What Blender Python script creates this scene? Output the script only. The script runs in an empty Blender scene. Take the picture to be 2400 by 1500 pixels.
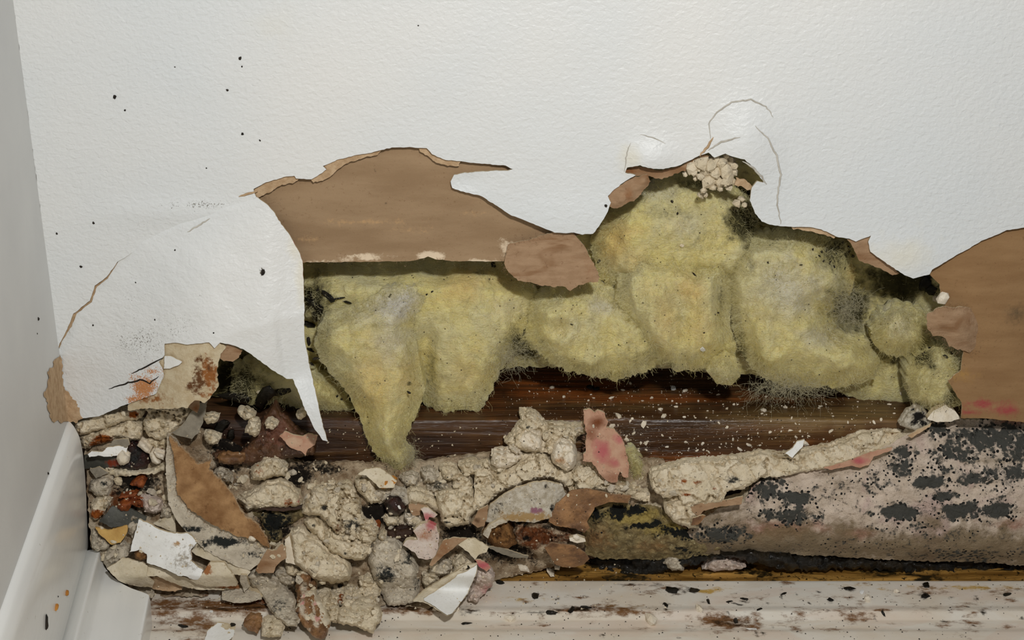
import bpy, math, random
import numpy as np
from mathutils import Vector, Matrix
from mathutils.geometry import delaunay_2d_cdt

# ------------------------------------------------------------------ camera, world, flash
SC = bpy.context.scene
COL = SC.collection
W, H, F = 2400.0, 1500.0, 3300.0
TH = math.radians(22.0)
DIST = 0.60
ZP = 0.1298                                   # height of the point in the picture centre
FW = np.array([0, math.cos(TH), -math.sin(TH)])
UP = np.array([0, math.sin(TH), math.cos(TH)])
RT = np.array([1.0, 0, 0])
CAM = np.array([0, 0, ZP]) - DIST * FW
cd = bpy.data.cameras.new('camera')
cd.sensor_width = 36.0
cd.lens = F / W * 36.0
cd.clip_start = 0.01
cd.clip_end = 20
cam = bpy.data.objects.new('camera', cd)
COL.objects.link(cam)
cam.location = CAM
cam.rotation_euler = (math.radians(90) - TH, 0, 0)
SC.camera = cam

SC.view_settings.view_transform = 'Standard'
SC.view_settings.look = 'None'
SC.view_settings.gamma = 1.0
SC.view_settings.exposure = 0.0
SC.view_settings.use_curve_mapping = False

wd = bpy.data.worlds.new('room_light')
SC.world = wd
wd.use_nodes = True
wd.node_tree.nodes['Background'].inputs[0].default_value = (0.95, 0.98, 1.0, 1)
wd.node_tree.nodes['Background'].inputs[1].default_value = 0.12

fl = bpy.data.lights.new('camera_flash', 'AREA')
fl.shape = 'DISK'
fl.size = 0.035
fl.energy = 2.25
fl.color = (1.0, 0.985, 0.96)
flo = bpy.data.objects.new('camera_flash', fl)
COL.objects.link(flo)
flo.location = CAM + UP * 0.165 + RT * 0.07
flo.rotation_euler = (Vector((0.0, 0, ZP)) - flo.location).to_track_quat('-Z', 'Y').to_euler()

# ------------------------------------------------------------------ numeric helpers
PXMM = F / DIST / 1000.0                     # picture units per millimetre on the wall


def rays(u, v):
    u = np.asarray(u, float)
    v = np.asarray(v, float)
    return FW[None] + RT[None] * ((u - W / 2) / F)[:, None] + UP[None] * ((H / 2 - v) / F)[:, None]


def at(u, v, Y):
    """points at wall depth Y (metres into the wall) seen in direction u, v"""
    d = rays(np.atleast_1d(u), np.atleast_1d(v))
    t = (np.broadcast_to(Y, d[:, 1].shape) - CAM[1]) / d[:, 1]
    return CAM[None] + d * t[:, None]


def at_z(u, v, z):
    d = rays(np.atleast_1d(u), np.atleast_1d(v))
    t = (z - CAM[2]) / d[:, 2]
    return CAM[None] + d * t[:, None]


def hsh(ix, iy, iz, s):
    h = (ix.astype(np.int64) * 374761393 + iy.astype(np.int64) * 668265263 +
         iz.astype(np.int64) * 2147483647 + s * 974634777) & 0xFFFFFFFF
    h = ((h ^ (h >> 13)) * 1274126177) & 0xFFFFFFFF
    h = (h ^ (h >> 16)) & 0xFFFFFFFF
    return h / 4294967295.0


def vnoise(x, y, z=0.0, s=0):
    x = np.asarray(x, float)
    y = np.asarray(y, float)
    z = np.broadcast_to(np.asarray(z, float), x.shape)
    ix, iy, iz = np.floor(x), np.floor(y), np.floor(z)
    fx, fy, fz = x - ix, y - iy, z - iz
    fx = fx * fx * (3 - 2 * fx)
    fy = fy * fy * (3 - 2 * fy)
    fz = fz * fz * (3 - 2 * fz)
    r = 0
    for a in (0, 1):
        for b in (0, 1):
            for c in (0, 1):
                w = (fx if a else 1 - fx) * (fy if b else 1 - fy) * (fz if c else 1 - fz)
                r = r + w * hsh(ix + a, iy + b, iz + c, s)
    return r * 2 - 1


def fbm(x, y, z=0.0, o=4, s=0, g=0.5):
    r = 0
    a = 1.0
    t = 0
    f = 1.0
    for i in range(o):
        r = r + a * vnoise(np.asarray(x) * f, np.asarray(y) * f, np.asarray(z) * f + i * 7.3, s + i)
        t += a
        a *= g
        f *= 2.03
    return r / t


def cells(x, y, s=0):
    """distance to nearest random point and a random value of that cell"""
    ix, iy = np.floor(x), np.floor(y)
    best = np.full(x.shape, 9.0)
    sec = np.full(x.shape, 9.0)
    val = np.zeros(x.shape)
    ox = np.zeros(x.shape)
    oy = np.zeros(x.shape)
    for a in (-1, 0, 1):
        for b in (-1, 0, 1):
            cx, cy = ix + a, iy + b
            zz = np.zeros_like(cx)
            px = cx + hsh(cx, cy, zz, s)
            py = cy + hsh(cx, cy, zz + 3, s)
            d = np.hypot(px - x, py - y)
            m = d < best
            sec = np.where(m, best, np.minimum(sec, d))
            val = np.where(m, hsh(cx, cy, zz + 7, s), val)
            ox = np.where(m, x - px, ox)
            oy = np.where(m, y - py, oy)
            best = np.where(m, d, best)
    return best, sec, val, ox, oy


def sstep(a, b, x):
    t = np.clip((x - a) / (b - a), 0, 1)
    return t * t * (3 - 2 * t)


def pl_dist(u, v, poly, closed=True):
    p = np.array(poly, float)
    q = np.roll(p, -1, 0) if closed else p[1:]
    if not closed:
        p = p[:-1]
    best = np.full(len(u), 1e9)
    for (ax, ay), (bx, by) in zip(p, q):
        dx, dy = bx - ax, by - ay
        l2 = dx * dx + dy * dy + 1e-9
        t = np.clip(((u - ax) * dx + (v - ay) * dy) / l2, 0, 1)
        best = np.minimum(best, np.hypot(u - ax - t * dx, v - ay - t * dy))
    return best


def inside(u, v, poly):
    p = np.array(poly, float)
    q = np.roll(p, -1, 0)
    r = np.zeros(len(u), bool)
    for (ax, ay), (bx, by) in zip(p, q):
        if ay == by:
            continue
        c = ((ay > v) != (by > v)) & (u < (bx - ax) * (v - ay) / (by - ay) + ax)
        r ^= c
    return r


def rough_poly(poly, amp, step, seed, closed=True):
    out = []
    n = len(poly)
    for i in range(n if closed else n - 1):
        a = np.array(poly[i], float)
        b = np.array(poly[(i + 1) % n], float)
        L = np.hypot(*(b - a))
        k = max(1, int(L / step))
        nx = np.array([-(b - a)[1], (b - a)[0]]) / (L + 1e-9)
        for j in range(k):
            p = a + (b - a) * j / k
            w = fbm(np.array([p[0] / 22.0]), np.array([p[1] / 22.0]), 0.0, 3, seed)[0] * 0.9
            w2 = vnoise(np.array([p[0] / 5.0]), np.array([p[1] / 5.0]), 0.0, seed + 9)[0] * 0.8
            out.append(tuple(p + nx * amp * (w + w2)))
    if not closed:
        out.append(tuple(poly[-1]))
    return out


# ------------------------------------------------------------------ objects
def tag(o, label=None, cat=None, group=None, kind=None):
    if label:
        o['label'] = label
    if cat:
        o['category'] = cat
    if group:
        o['group'] = group
    if kind:
        o['kind'] = kind
    return o


def mesh_obj(name, verts, faces, mats, midx=None, parent=None, smooth=True, stain=None, origin='base'):
    verts = np.asarray(verts, float)
    c = verts.mean(0)
    if origin == 'base':
        c = np.array([c[0], c[1], verts[:, 2].min()])
    me = bpy.data.meshes.new(name)
    me.from_pydata((verts - c).tolist(), [], faces)
    if not isinstance(mats, (list, tuple)):
        mats = [mats]
    for m in mats:
        me.materials.append(m)
    if midx is not None:
        me.polygons.foreach_set('material_index', np.asarray(midx, np.int32))
    if smooth:
        me.polygons.foreach_set('use_smooth', np.ones(len(me.polygons), bool))
    if stain is not None:
        a = me.attributes.new('stain', 'FLOAT_COLOR', 'POINT')
        st = np.zeros((len(verts), 4))
        st[:, :stain.shape[1]] = stain
        a.data.foreach_set('color', st.ravel())
    me.update()
    o = bpy.data.objects.new(name, me)
    COL.objects.link(o)
    o.location = c
    if parent is not None:
        o.parent = parent
        o.location = Vector(c) - parent.location
    return o


def empty(name, loc):
    o = bpy.data.objects.new(name, None)
    o.empty_display_size = 0.01
    o.location = loc
    COL.objects.link(o)
    return o


def ell(blobs, u, v, seed=0):
    """soft elliptic stain fields; blobs = (cx, cy, rx, ry[, strength])"""
    r = np.zeros(len(u))
    w = 1 + 0.7 * fbm(u / 24.0, v / 20.0, 0.0, 4, seed)
    for b in blobs:
        d = np.hypot((u - b[0]) / b[2], (v - b[1]) / b[3]) * w
        r = np.maximum(r, (b[4] if len(b) > 4 else 1.0) * np.clip(1.25 - d, 0, 1))
    return r


SEED = [100]


def relief(name, poly, depth, thick, mats, res=6.0, rough=2.0, parent=None, stain=None,
           smooth=True, hole=None, seed=None, keep=None, step=None, fine=None):
    """A solid piece: traced outline, own depth field and real thickness (metres).
    depth(u, v, d) gives the front surface's wall depth, d = distance to the outline."""
    if seed is None:
        SEED[0] += 7
        seed = SEED[0]
    rng = np.random.RandomState(seed)
    pts = rough_poly(poly, rough, step or max(3.0, res * 0.8), seed) if rough > 0 else [tuple(p) for p in poly]
    P = np.array(pts)
    u0, v0 = P.min(0)
    u1, v1 = P.max(0)
    gx, gy = np.meshgrid(np.arange(u0, u1 + res, res), np.arange(v0, v1 + res, res * 0.866))
    gx[1::2] += res * 0.5
    g = np.stack([gx.ravel(), gy.ravel()], 1)
    g += rng.uniform(-0.28, 0.28, g.shape) * res
    if keep is not None:
        g = g[keep(g[:, 0], g[:, 1], rng)]
    m = inside(g[:, 0], g[:, 1], P)
    g = g[m]
    if len(g):
        m = pl_dist(g[:, 0], g[:, 1], P) > res * 0.45
        g = g[m]
    allp = [Vector(p) for p in pts] + [Vector(p) for p in g]
    n = len(pts)
    r = delaunay_2d_cdt(allp, [], [list(range(n))], 1, 1e-5)
    V = np.array([tuple(q) for q in r[0]])
    T = [tuple(f) for f in r[2]]
    u, v = V[:, 0], V[:, 1]
    d = pl_dist(u, v, P)
    Y = depth(u, v, d)
    fr = at(u, v, Y)
    # orient towards the camera
    a, b, c = T[0]
    nn = np.cross(fr[b] - fr[a], fr[c] - fr[a])
    if np.dot(nn, fr[a] - CAM) > 0:
        T = [(f[0], f[2], f[1]) for f in T]
    th = thick(u, v, d) if callable(thick) else thick
    bk = fr + np.array([0, 1.0, 0])[None] * np.broadcast_to(th, u.shape)[:, None]
    N = len(V)
    cnt = {}
    for f in T:
        for i in range(3):
            e = (f[i], f[(i + 1) % 3])
            cnt[e] = cnt.get(e, 0) + 1
    be = [e for e in cnt if (e[1], e[0]) not in cnt]
    verts = np.concatenate([fr, bk, fr, bk])
    faces = list(T) + [(f[0] + N, f[2] + N, f[1] + N) for f in T]
    mid = [0] * len(T) + [1] * len(T)
    for a, b in be:
        faces.append((a + 2 * N, a + 3 * N, b + 3 * N, b + 2 * N))
        mid.append(1)
    if not isinstance(mats, (list, tuple)):
        mats = [mats, mats]
    st = None
    if stain is not None:
        s = stain(u, v, d)
        s = np.stack([np.broadcast_to(q, u.shape) for q in s], 1)
        st = np.concatenate([s, s, s, s])
    used = np.zeros(4 * N, bool)
    for f in faces:
        for i in f:
            used[i] = True
    idx = np.cumsum(used) - 1
    faces = [tuple(int(idx[i]) for i in f) for f in faces]
    return mesh_obj(name, verts[used], faces, mats, mid, parent, smooth, st[used] if st is not None else None)


# ------------------------------------------------------------------ materials
def lin(c):
    r = []
    for x in c:
        x = x / 255.0
        r.append(x / 12.92 if x <= 0.04045 else ((x + 0.055) / 1.055) ** 2.4)
    return (*r, 1.0)


class NT:
    def __init__(s, name):
        s.m = bpy.data.materials.new(name)
        s.m.use_nodes = True
        s.t = s.m.node_tree
        s.t.nodes.clear()
        s.pos = s.n('ShaderNodeNewGeometry').outputs['Position']

    def n(s, typ, **k):
        q = s.t.nodes.new(typ)
        for a, b in k.items():
            setattr(q, a, b)
        return q

    def l(s, a, b):
        s.t.links.new(a, b)

    def put(s, sock, val):
        if isinstance(val, bpy.types.NodeSocket):
            s.l(val, sock)
        else:
            sock.default_value = val

    def math(s, op, a, b=0.0, c=0.0, clamp=False):
        q = s.n('ShaderNodeMath', operation=op)
        q.use_clamp = clamp
        s.put(q.inputs[0], a)
        s.put(q.inputs[1], b)
        s.put(q.inputs[2], c)
        return q.outputs[0]

    def mix(s, f, a, b):
        q = s.n('ShaderNodeMix', data_type='RGBA')
        s.put(q.inputs[0], f)
        s.put(q.inputs[6], a)
        s.put(q.inputs[7], b)
        return q.outputs[2]

    def noise(s, scale, detail=4.0, rough=0.55, vec=None, dist=0.0):
        q = s.n('ShaderNodeTexNoise')
        s.l(vec or s.pos, q.inputs['Vector'])
        q.inputs['Scale'].default_value = scale
        q.inputs['Detail'].default_value = detail
        q.inputs['Roughness'].default_value = rough
        q.inputs['Distortion'].default_value = dist
        return q.outputs[0]

    def voro(s, scale, feat='F1', out='Distance', vec=None):
        q = s.n('ShaderNodeTexVoronoi', feature=feat)
        s.l(vec or s.pos, q.inputs['Vector'])
        q.inputs['Scale'].default_value = scale
        return q.outputs[out]

    def remap(s, x, a, b):
        q = s.n('ShaderNodeMapRange')
        q.interpolation_type = 'SMOOTHSTEP'
        s.put(q.inputs[0], x)
        q.inputs[1].default_value = a
        q.inputs[2].default_value = b
        return q.outputs[0]

    def stretch(s, sx, sy, sz):
        q = s.n('ShaderNodeVectorMath', operation='MULTIPLY')
        s.l(s.pos, q.inputs[0])
        q.inputs[1].default_value = (sx, sy, sz)
        return q.outputs[0]

    def done(s, col, rough=0.8, height=None, dist=0.0003, spec=0.3, sss=0.0, sssr=0.003, strength=1.0, transl=None, coat=0.0):
        p = s.n('ShaderNodeBsdfPrincipled')
        s.put(p.inputs['Base Color'], col)
        s.put(p.inputs['Roughness'], rough)
        s.put(p.inputs['Specular IOR Level'], spec)
        if coat:
            p.inputs['Coat Weight'].default_value = coat
            p.inputs['Coat Roughness'].default_value = 0.12
        if sss:
            p.inputs['Subsurface Weight'].default_value = sss
            p.inputs['Subsurface Radius'].default_value = (1.0, 0.85, 0.4)
            p.inputs['Subsurface Scale'].default_value = sssr
        if height is not None:
            b = s.n('ShaderNodeBump')
            b.inputs['Strength'].default_value = strength
            b.inputs['Distance'].default_value = dist
            s.l(height, b.inputs['Height'])
            s.l(b.outputs[0], p.inputs['Normal'])
        o = s.n('ShaderNodeOutputMaterial')
        s.l(p.outputs[0], o.inputs[0])
        return s.m


def matter(name, A, B, sc=120, bump=0.0004, bsc=700, rough=0.9, spec=0.2, speck=None, speck_amt=0.0, speck_sc=900,
           R=(28, 30, 30), G=(150, 84, 34), Bc=(196, 104, 104), br=0.9, thr=0.5, fsc=650, stained=False, aniso=None,
           wet=False, sss=0.0, C=None, sharp=4.0, dots=0.0, gsoft=False):
    t = NT(name)
    v = t.stretch(*aniso) if aniso else None
    n1 = t.noise(sc, 6, 0.6, v)
    col = t.mix(t.remap(n1, 0.32, 0.68), lin(A), lin(B))
    if C is not None:
        n3 = t.noise(sc * 0.37, 3, 0.6, v, 0.6)
        col = t.mix(t.remap(n3, 0.52, 0.68), col, lin(C))
    if speck_amt > 0:
        n2 = t.noise(speck_sc, 3, 0.7)
        col = t.mix(t.math('MULTIPLY', t.remap(n2, 0.6, 0.7), speck_amt), col, lin(speck or (60, 52, 44)))
    rgh = rough
    if stained:
        at_ = t.n('ShaderNodeAttribute', attribute_name='stain')
        sep = t.n('ShaderNodeSeparateColor')
        t.l(at_.outputs['Color'], sep.inputs[0])
        nf = t.noise(fsc, 5, 0.7)
        off = t.math('MULTIPLY', t.math('SUBTRACT', nf, 0.5), br * 2)
        for i, c in ((2, Bc), (1, G), (0, R)):
            gate = t.remap(sep.outputs[i], 0.02, 0.12)
            k = t.math('ADD', sep.outputs[i], off)
            f = t.math('MULTIPLY', t.remap(k, thr - 1.0 / sharp, thr + 1.0 / sharp), gate)
            if i > 0 and gsoft:
                f = t.math('MULTIPLY', t.remap(t.math('ADD', sep.outputs[i], t.math('MULTIPLY', off, 0.35)), 0.0, 0.7), 0.85)
            if i == 0 and dots:
                vd = t.voro(dots)
                wob = t.math('MULTIPLY', t.math('SUBTRACT', t.noise(dots * 2.2, 3, 0.6), 0.5), 0.5)
                lim = t.math('ADD', t.math('MULTIPLY', sep.outputs[0], 0.62), wob)
                dd_ = t.math('MULTIPLY', t.remap(t.math('SUBTRACT', lim, vd), -0.04, 0.06), t.remap(sep.outputs[0], 0.08, 0.3))
                col = t.mix(dd_, col, lin((30, 30, 29)))
            col = t.mix(f, col, lin(c))
    h1 = t.noise(bsc, 6, 0.65)
    h2 = t.voro(bsc * 0.4)
    h = t.math('ADD', t.math('MULTIPLY', h1, 1.0), t.math('MULTIPLY', h2, 0.35))
    return t.done(col, rgh, h, bump, spec, sss=sss, coat=0.15 if wet else 0.0)


M = {}
# white wall paint with roller stipple
t = NT('white_wall_paint')
vv = t.stretch(1.0, 1.0, 1.35)
n1 = t.noise(400, 3, 0.5, vv, 0.4)
n2 = t.noise(900, 2, 0.5)
n3 = t.noise(9, 2, 0.5)
h = t.math('ADD', n1, t.math('MULTIPLY', n2, 0.25))
c = t.mix(t.remap(n3, 0.3, 0.7), lin((222, 226, 227)), lin((230, 230, 227)))
at_ = t.n('ShaderNodeAttribute', attribute_name='stain')
sep = t.n('ShaderNodeSeparateColor')
t.l(at_.outputs['Color'], sep.inputs[0])
nf = t.noise(1500, 4, 0.7)
off = t.math('MULTIPLY', t.math('SUBTRACT', nf, 0.5), 2.6)
f2 = t.math('MULTIPLY', t.remap(t.math('ADD', sep.outputs[1], off), 0.35, 0.75), t.remap(sep.outputs[1], 0.02, 0.15))
c = t.mix(f2, c, lin((196, 134, 84)))
f3 = t.math('MULTIPLY', t.remap(t.math('ADD', sep.outputs[0], off), 0.5, 0.75), t.remap(sep.outputs[0], 0.02, 0.1))
c = t.mix(f3, c, lin((110, 104, 92)))  # grey-brown for the flap spots and for the crease's painted shade
f4 = t.math('MULTIPLY', sep.outputs[2], 0.5)
c = t.mix(f4, c, lin((226, 208, 150)))
M['wall'] = t.done(c, 0.42, h, 0.00045, 0.4)
# smoother satin gloss of the left wall and the baseboard
t = NT('satin_white_gloss_paint')
n1 = t.noise(14, 3, 0.5)
n2 = t.noise(260, 3, 0.5, t.stretch(1, 0.25, 1))
nd = t.noise(160, 4, 0.75)
c = t.mix(t.remap(n1, 0.3, 0.7), lin((228, 228, 225)), lin((236, 236, 232)))
c = t.mix(t.math('MULTIPLY', t.remap(nd, 0.66, 0.74), 0.5), c, lin((170, 160, 140)))
M['gloss'] = t.done(c, 0.26, n2, 0.00010, 0.5)
t = NT('left_wall_paint')
n2 = t.noise(700, 3, 0.5)
c = t.mix(t.remap(t.noise(20, 3, 0.5), 0.3, 0.7), lin((208, 208, 206)), lin((216, 216, 213)))
M['left'] = t.done(c, 0.5, n2, 0.00008, 0.35)

M['paper_edge'] = matter('torn_tan_paper', (204, 176, 142), (178, 148, 114), 300, 0.0003, 1600, 0.95, 0.1)
M['cream_edge'] = matter('cream_paper_ply', (214, 200, 170), (196, 176, 142), 300, 0.0003, 1600, 0.95, 0.1,
                         stained=True, G=(150, 96, 52), R=(104, 70, 44))
M['brown'] = matter('brown_backing_paper', (150, 124, 95), (164, 138, 108), 90, 0.00010, 2500, 0.95, 0.1,
                    speck=(112, 80, 54), speck_amt=0.35, speck_sc=700, stained=True, R=(96, 80, 62), G=(186, 152, 112),
                    Bc=(224, 204, 176), aniso=(0.35, 1, 1.6), br=0.6)
M['brown_r'] = matter('dark_tan_backing_paper', (142, 110, 76), (156, 124, 88), 90, 0.00012, 2500, 0.95, 0.1,
                    speck=(108, 78, 52), speck_amt=0.35, speck_sc=700, stained=True, R=(92, 78, 60), G=(176, 136, 70),
                    Bc=(160, 66, 72), aniso=(0.35, 1, 1.6), br=0.5, sharp=2.0)
M['brown2'] = matter('tan_torn_paper', (174, 144, 114), (154, 124, 95), 200, 0.00022, 2000, 0.95, 0.1,
                     speck=(112, 78, 52), speck_amt=0.4, speck_sc=500, aniso=(0.5, 1, 1.5), C=(140, 106, 76), stained=True, R=(86, 60, 40), G=(140, 92, 56), Bc=(186, 60, 82), br=0.5, sharp=1.8)
M['gyp'] = matter('cream_gypsum', (240, 226, 199), (221, 205, 174), 140, 0.0010, 800, 0.95, 0.15, speck=(88, 76, 62),
                  speck_amt=0.75, speck_sc=620, stained=True, R=(62, 60, 54), G=(152, 84, 34), Bc=(190, 118, 106))
M['gypg'] = matter('grey_mouldy_gypsum', (222, 211, 190), (194, 182, 162), 200, 0.0009, 800, 0.95, 0.15, speck=(60, 58, 54),
                   speck_amt=0.8, speck_sc=620, stained=True, R=(44, 46, 44), G=(150, 92, 44), Bc=(186, 120, 118))
M['pale'] = matter('pale_plaster', (240, 230, 212), (224, 210, 186), 160, 0.0006, 600, 0.9, 0.2, stained=True, G=(184, 140, 92), sharp=1.5)
M['white'] = matter('white_paint_flake', (242, 242, 239), (232, 231, 225), 90, 0.00016, 900, 0.5, 0.4, speck=(150, 140, 124),
                    speck_amt=0.35, speck_sc=900, stained=True, R=(150, 140, 124), G=(178, 140, 96), br=0.8)
M['cream'] = matter('cream_paint_layer', (226, 214, 190), (208, 194, 164), 160, 0.0004, 900, 0.7, 0.3, speck=(120, 104, 80),
                    speck_amt=0.4, stained=True, R=(104, 92, 72), G=(160, 104, 60), Bc=(206, 150, 140))
M['greypaper'] = matter('grey_wet_paper', (150, 142, 126), (122, 114, 100), 200, 0.0003, 900, 0.8, 0.2, stained=True, G=(120, 60, 30))
M['darkgrey'] = matter('dark_grey_film', (84, 84, 76), (62, 62, 56), 120, 0.0002, 900, 0.5, 0.4, stained=True, G=(122, 46, 18))
M['rust'] = matter('orange_rust', (158, 84, 34), (104, 46, 20), 300, 0.0005, 900, 0.5, 0.4)
M['maroon'] = matter('black_maroon_scale', (26, 16, 12), (58, 22, 14), 200, 0.0010, 600, 0.35, 0.4, C=(18, 18, 16), wet=True)
M['cardboard'] = matter('brown_cardboard_face', (188, 148, 104), (142, 104, 68), 110, 0.0006, 1400, 0.95, 0.1,
                        speck=(96, 62, 36), speck_amt=0.45, speck_sc=260, C=(120, 84, 54))
M['shiny_brown'] = matter('glossy_brown_paper', (170, 126, 82), (98, 66, 40), 110, 0.0010, 420, 0.32, 0.5, speck=(60, 40, 24), speck_amt=0.5, speck_sc=520, C=(136, 100, 64), stained=True,
                          Bc=(214, 200, 178), br=0.7)
M['darkbrown'] = matter('dark_rotten_wood', (70, 46, 30), (44, 28, 18), 150, 0.0009, 500, 0.55, 0.4, aniso=(0.4, 1, 1))
M['wetbrown'] = matter('wet_brown_pulp', (104, 70, 44), (64, 42, 28), 110, 0.0009, 420, 0.45, 0.4, speck=(190, 168, 140), speck_amt=0.4,
                       speck_sc=800, stained=True, R=(24, 20, 16), G=(112, 72, 54), Bc=(196, 138, 112))
M['pinkpaper'] = matter('dull_pink_paper', (196, 158, 132), (180, 134, 110), 160, 0.0004, 900, 0.9, 0.15, speck=(60, 36, 30), speck_amt=0.3,
                        speck_sc=420, stained=True, R=(112, 62, 34), G=(214, 190, 160), Bc=(178, 78, 92), br=0.35, sharp=1.1)
M['pinkwhite'] = matter('pinkish_plaster', (216, 202, 190), (202, 182, 168), 220, 0.0005, 700, 0.95, 0.15, speck=(60, 50, 48),
                        speck_amt=0.6, speck_sc=700, stained=True, G=(160, 104, 66), Bc=(186, 112, 112), sharp=1.5)
M['yellow'] = matter('amber_paper', (214, 176, 104), (192, 150, 84), 120, 0.0003, 900, 0.7, 0.3)
M['orange'] = matter('orange_resin_speck', (206, 146, 66), (180, 116, 44), 260, 0.0003, 900, 0.6, 0.3, speck=(70, 44, 20), speck_amt=0.6)
M['black'] = matter('wet_black_mould', (14, 12, 8), (30, 25, 16), 200, 0.0012, 600, 0.16, 0.3, wet=True, C=(40, 32, 18))
M['dirt'] = matter('dark_dirt', (46, 38, 28), (26, 22, 17), 300, 0.0006, 700, 0.7, 0.3)
M['rubble'] = matter('dirty_rubble', (200, 180, 152), (138, 114, 86), 200, 0.0022, 420, 0.9, 0.2, speck=(40, 30, 22), speck_amt=0.9,
                     speck_sc=330, C=(214, 198, 172), stained=True, R=(30, 24, 18), G=(116, 66, 34), Bc=(196, 178, 150), br=0.8)
M['stonebrown'] = matter('brown_fibrous_lump', (146, 104, 58), (96, 64, 34), 420, 0.0010, 600, 0.8, 0.3, speck=(190, 160, 110), speck_amt=0.5)
M['olive'] = matter('olive_mould_crust', (170, 152, 108), (120, 106, 74), 300, 0.0022, 520, 0.85, 0.25, speck=(206, 194, 152), speck_amt=0.8,
                    speck_sc=480, stained=True, R=(26, 28, 24), G=(150, 108, 66), Bc=(186, 164, 92), br=1.5, fsc=320, sharp=4, thr=0.6, dots=420, gsoft=True)
M['mould'] = matter('pink_mouldy_board', (230, 212, 194), (206, 188, 168), 120, 0.0014, 600, 0.95, 0.15, speck=(120, 108, 94), speck_amt=0.55,
                    speck_sc=560, stained=True, R=(78, 78, 73), G=(128, 110, 80), Bc=(170, 122, 104), br=1.6, fsc=300, sharp=4, thr=0.68, dots=480, gsoft=True,
                    C=(206, 182, 170))
M['speckled'] = matter('white_speckled_mould', (214, 206, 190), (176, 164, 142), 420, 0.0008, 700, 0.95, 0.15, speck=(64, 58, 50), speck_amt=0.9,
                       speck_sc=650, stained=True, R=(34, 32, 30), G=(170, 140, 96), Bc=(150, 104, 120))
# glass wool
t = NT('yellow_glass_wool')
at_ = t.n('ShaderNodeAttribute', attribute_name='stain')
sep = t.n('ShaderNodeSeparateColor')
t.l(at_.outputs['Color'], sep.inputs[0])
n1 = t.noise(38, 5, 0.6, None, 0.8)
n2 = t.noise(420, 4, 0.7, t.stretch(0.5, 1, 1.6))
c = t.mix(t.remap(n1, 0.34, 0.66), lin((246, 230, 156)), lin((234, 224, 172)))
c = t.mix(t.math('MULTIPLY', t.remap(n2, 0.4, 0.7), 0.35), c, lin((238, 230, 188)))
c = t.mix(sep.outputs[1], c, lin((236, 204, 130)))
c = t.mix(sep.outputs[2], c, lin((226, 220, 204)))
nf = t.noise(500, 4, 0.7)
k = t.math('ADD', sep.outputs[0], t.math('MULTIPLY', t.math('SUBTRACT', nf, 0.5), 0.9))
c = t.mix(t.math('MULTIPLY', t.remap(k, 0.15, 0.85), t.remap(sep.outputs[0], 0.02, 0.2)), c, lin((74, 70, 46)))  # dark olive tone, also laid into the hollows as painted shade
n4 = t.noise(130, 5, 0.7, t.stretch(0.8, 1, 1.2), 1.5)
c = t.mix(t.math('MULTIPLY', t.remap(n4, 0.5, 0.72), 0.32), c, lin((150, 140, 88)))
nsp = t.noise(1500, 2, 0.6)
c = t.mix(t.remap(nsp, 0.71, 0.74), c, lin((52, 46, 28)))
h = t.math('ADD', t.noise(900, 5, 0.7, t.stretch(0.5, 1, 1.3)), t.math('MULTIPLY', t.noise(160, 5, 0.7, None, 1.0), 1.6))
M['wool'] = t.done(c, 0.95, h, 0.0014, 0.1, sss=0.35, sssr=0.004)
for key, ca, cb in (('fibre', (236, 226, 166), (244, 238, 200)), ('fibre2', (214, 208, 178), (226, 220, 196))):
    t = NT(key + '_glass_fibre')
    c = t.mix(t.remap(t.noise(60, 3, 0.5), 0.35, 0.65), lin(ca), lin(cb))
    dfs = t.n('ShaderNodeBsdfDiffuse')
    trl = t.n('ShaderNodeBsdfTranslucent')
    mx = t.n('ShaderNodeMixShader')
    t.l(c, dfs.inputs[0])
    t.l(c, trl.inputs[0])
    mx.inputs[0].default_value = 0.45
    t.l(dfs.outputs[0], mx.inputs[1])
    t.l(trl.outputs[0], mx.inputs[2])
    ou = t.n('ShaderNodeOutputMaterial')
    t.l(mx.outputs[0], ou.inputs[0])
    M[key] = t.m
# timber
t = NT('wet_brown_timber')
at_ = t.n('ShaderNodeAttribute', attribute_name='stain')
sep = t.n('ShaderNodeSeparateColor')
t.l(at_.outputs['Color'], sep.inputs[0])
g1 = t.noise(46, 6, 0.7, t.stretch(0.10, 1.3, 1.3), 1.6)
g2 = t.noise(260, 4, 0.6, t.stretch(0.05, 1.4, 1.4))
g3 = t.noise(26, 4, 0.6, t.stretch(0.35, 1.2, 1.2))
c = t.mix(t.remap(g1, 0.36, 0.66), lin((58, 38, 22)), lin((104, 70, 40)))
c = t.mix(t.math('MULTIPLY', t.remap(g2, 0.52, 0.72), 0.5), c, lin((132, 98, 58)))
c = t.mix(t.math('MULTIPLY', t.remap(g3, 0.55, 0.68), 0.75), c, lin((34, 24, 15)))
c = t.mix(t.math('MULTIPLY', sep.outputs[1], t.remap(g2, 0.35, 0.6)), c, lin((150, 82, 34)))
c = t.mix(t.math('MULTIPLY', sep.outputs[2], t.remap(g1, 0.3, 0.6)), c, lin((140, 116, 74)))
c = t.mix(t.math('MULTIPLY', sep.outputs[0], 0.85), c, lin((46, 30, 26)))
h = t.math('ADD', g1, t.math('MULTIPLY', g2, 0.7))
M['timber'] = t.done(c, 0.34, h, 0.0012, 0.5)
t = NT('ochre_wet_wood')
g1 = t.noise(90, 6, 0.65, t.stretch(0.12, 1.5, 1.5), 0.5)
c = t.mix(t.remap(g1, 0.35, 0.65), lin((104, 72, 28)), lin((196, 150, 78)))
nb = t.noise(60, 6, 0.7, t.stretch(0.5, 1, 1))
c = t.mix(t.remap(nb, 0.5, 0.58), c, lin((40, 32, 16)))
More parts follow.
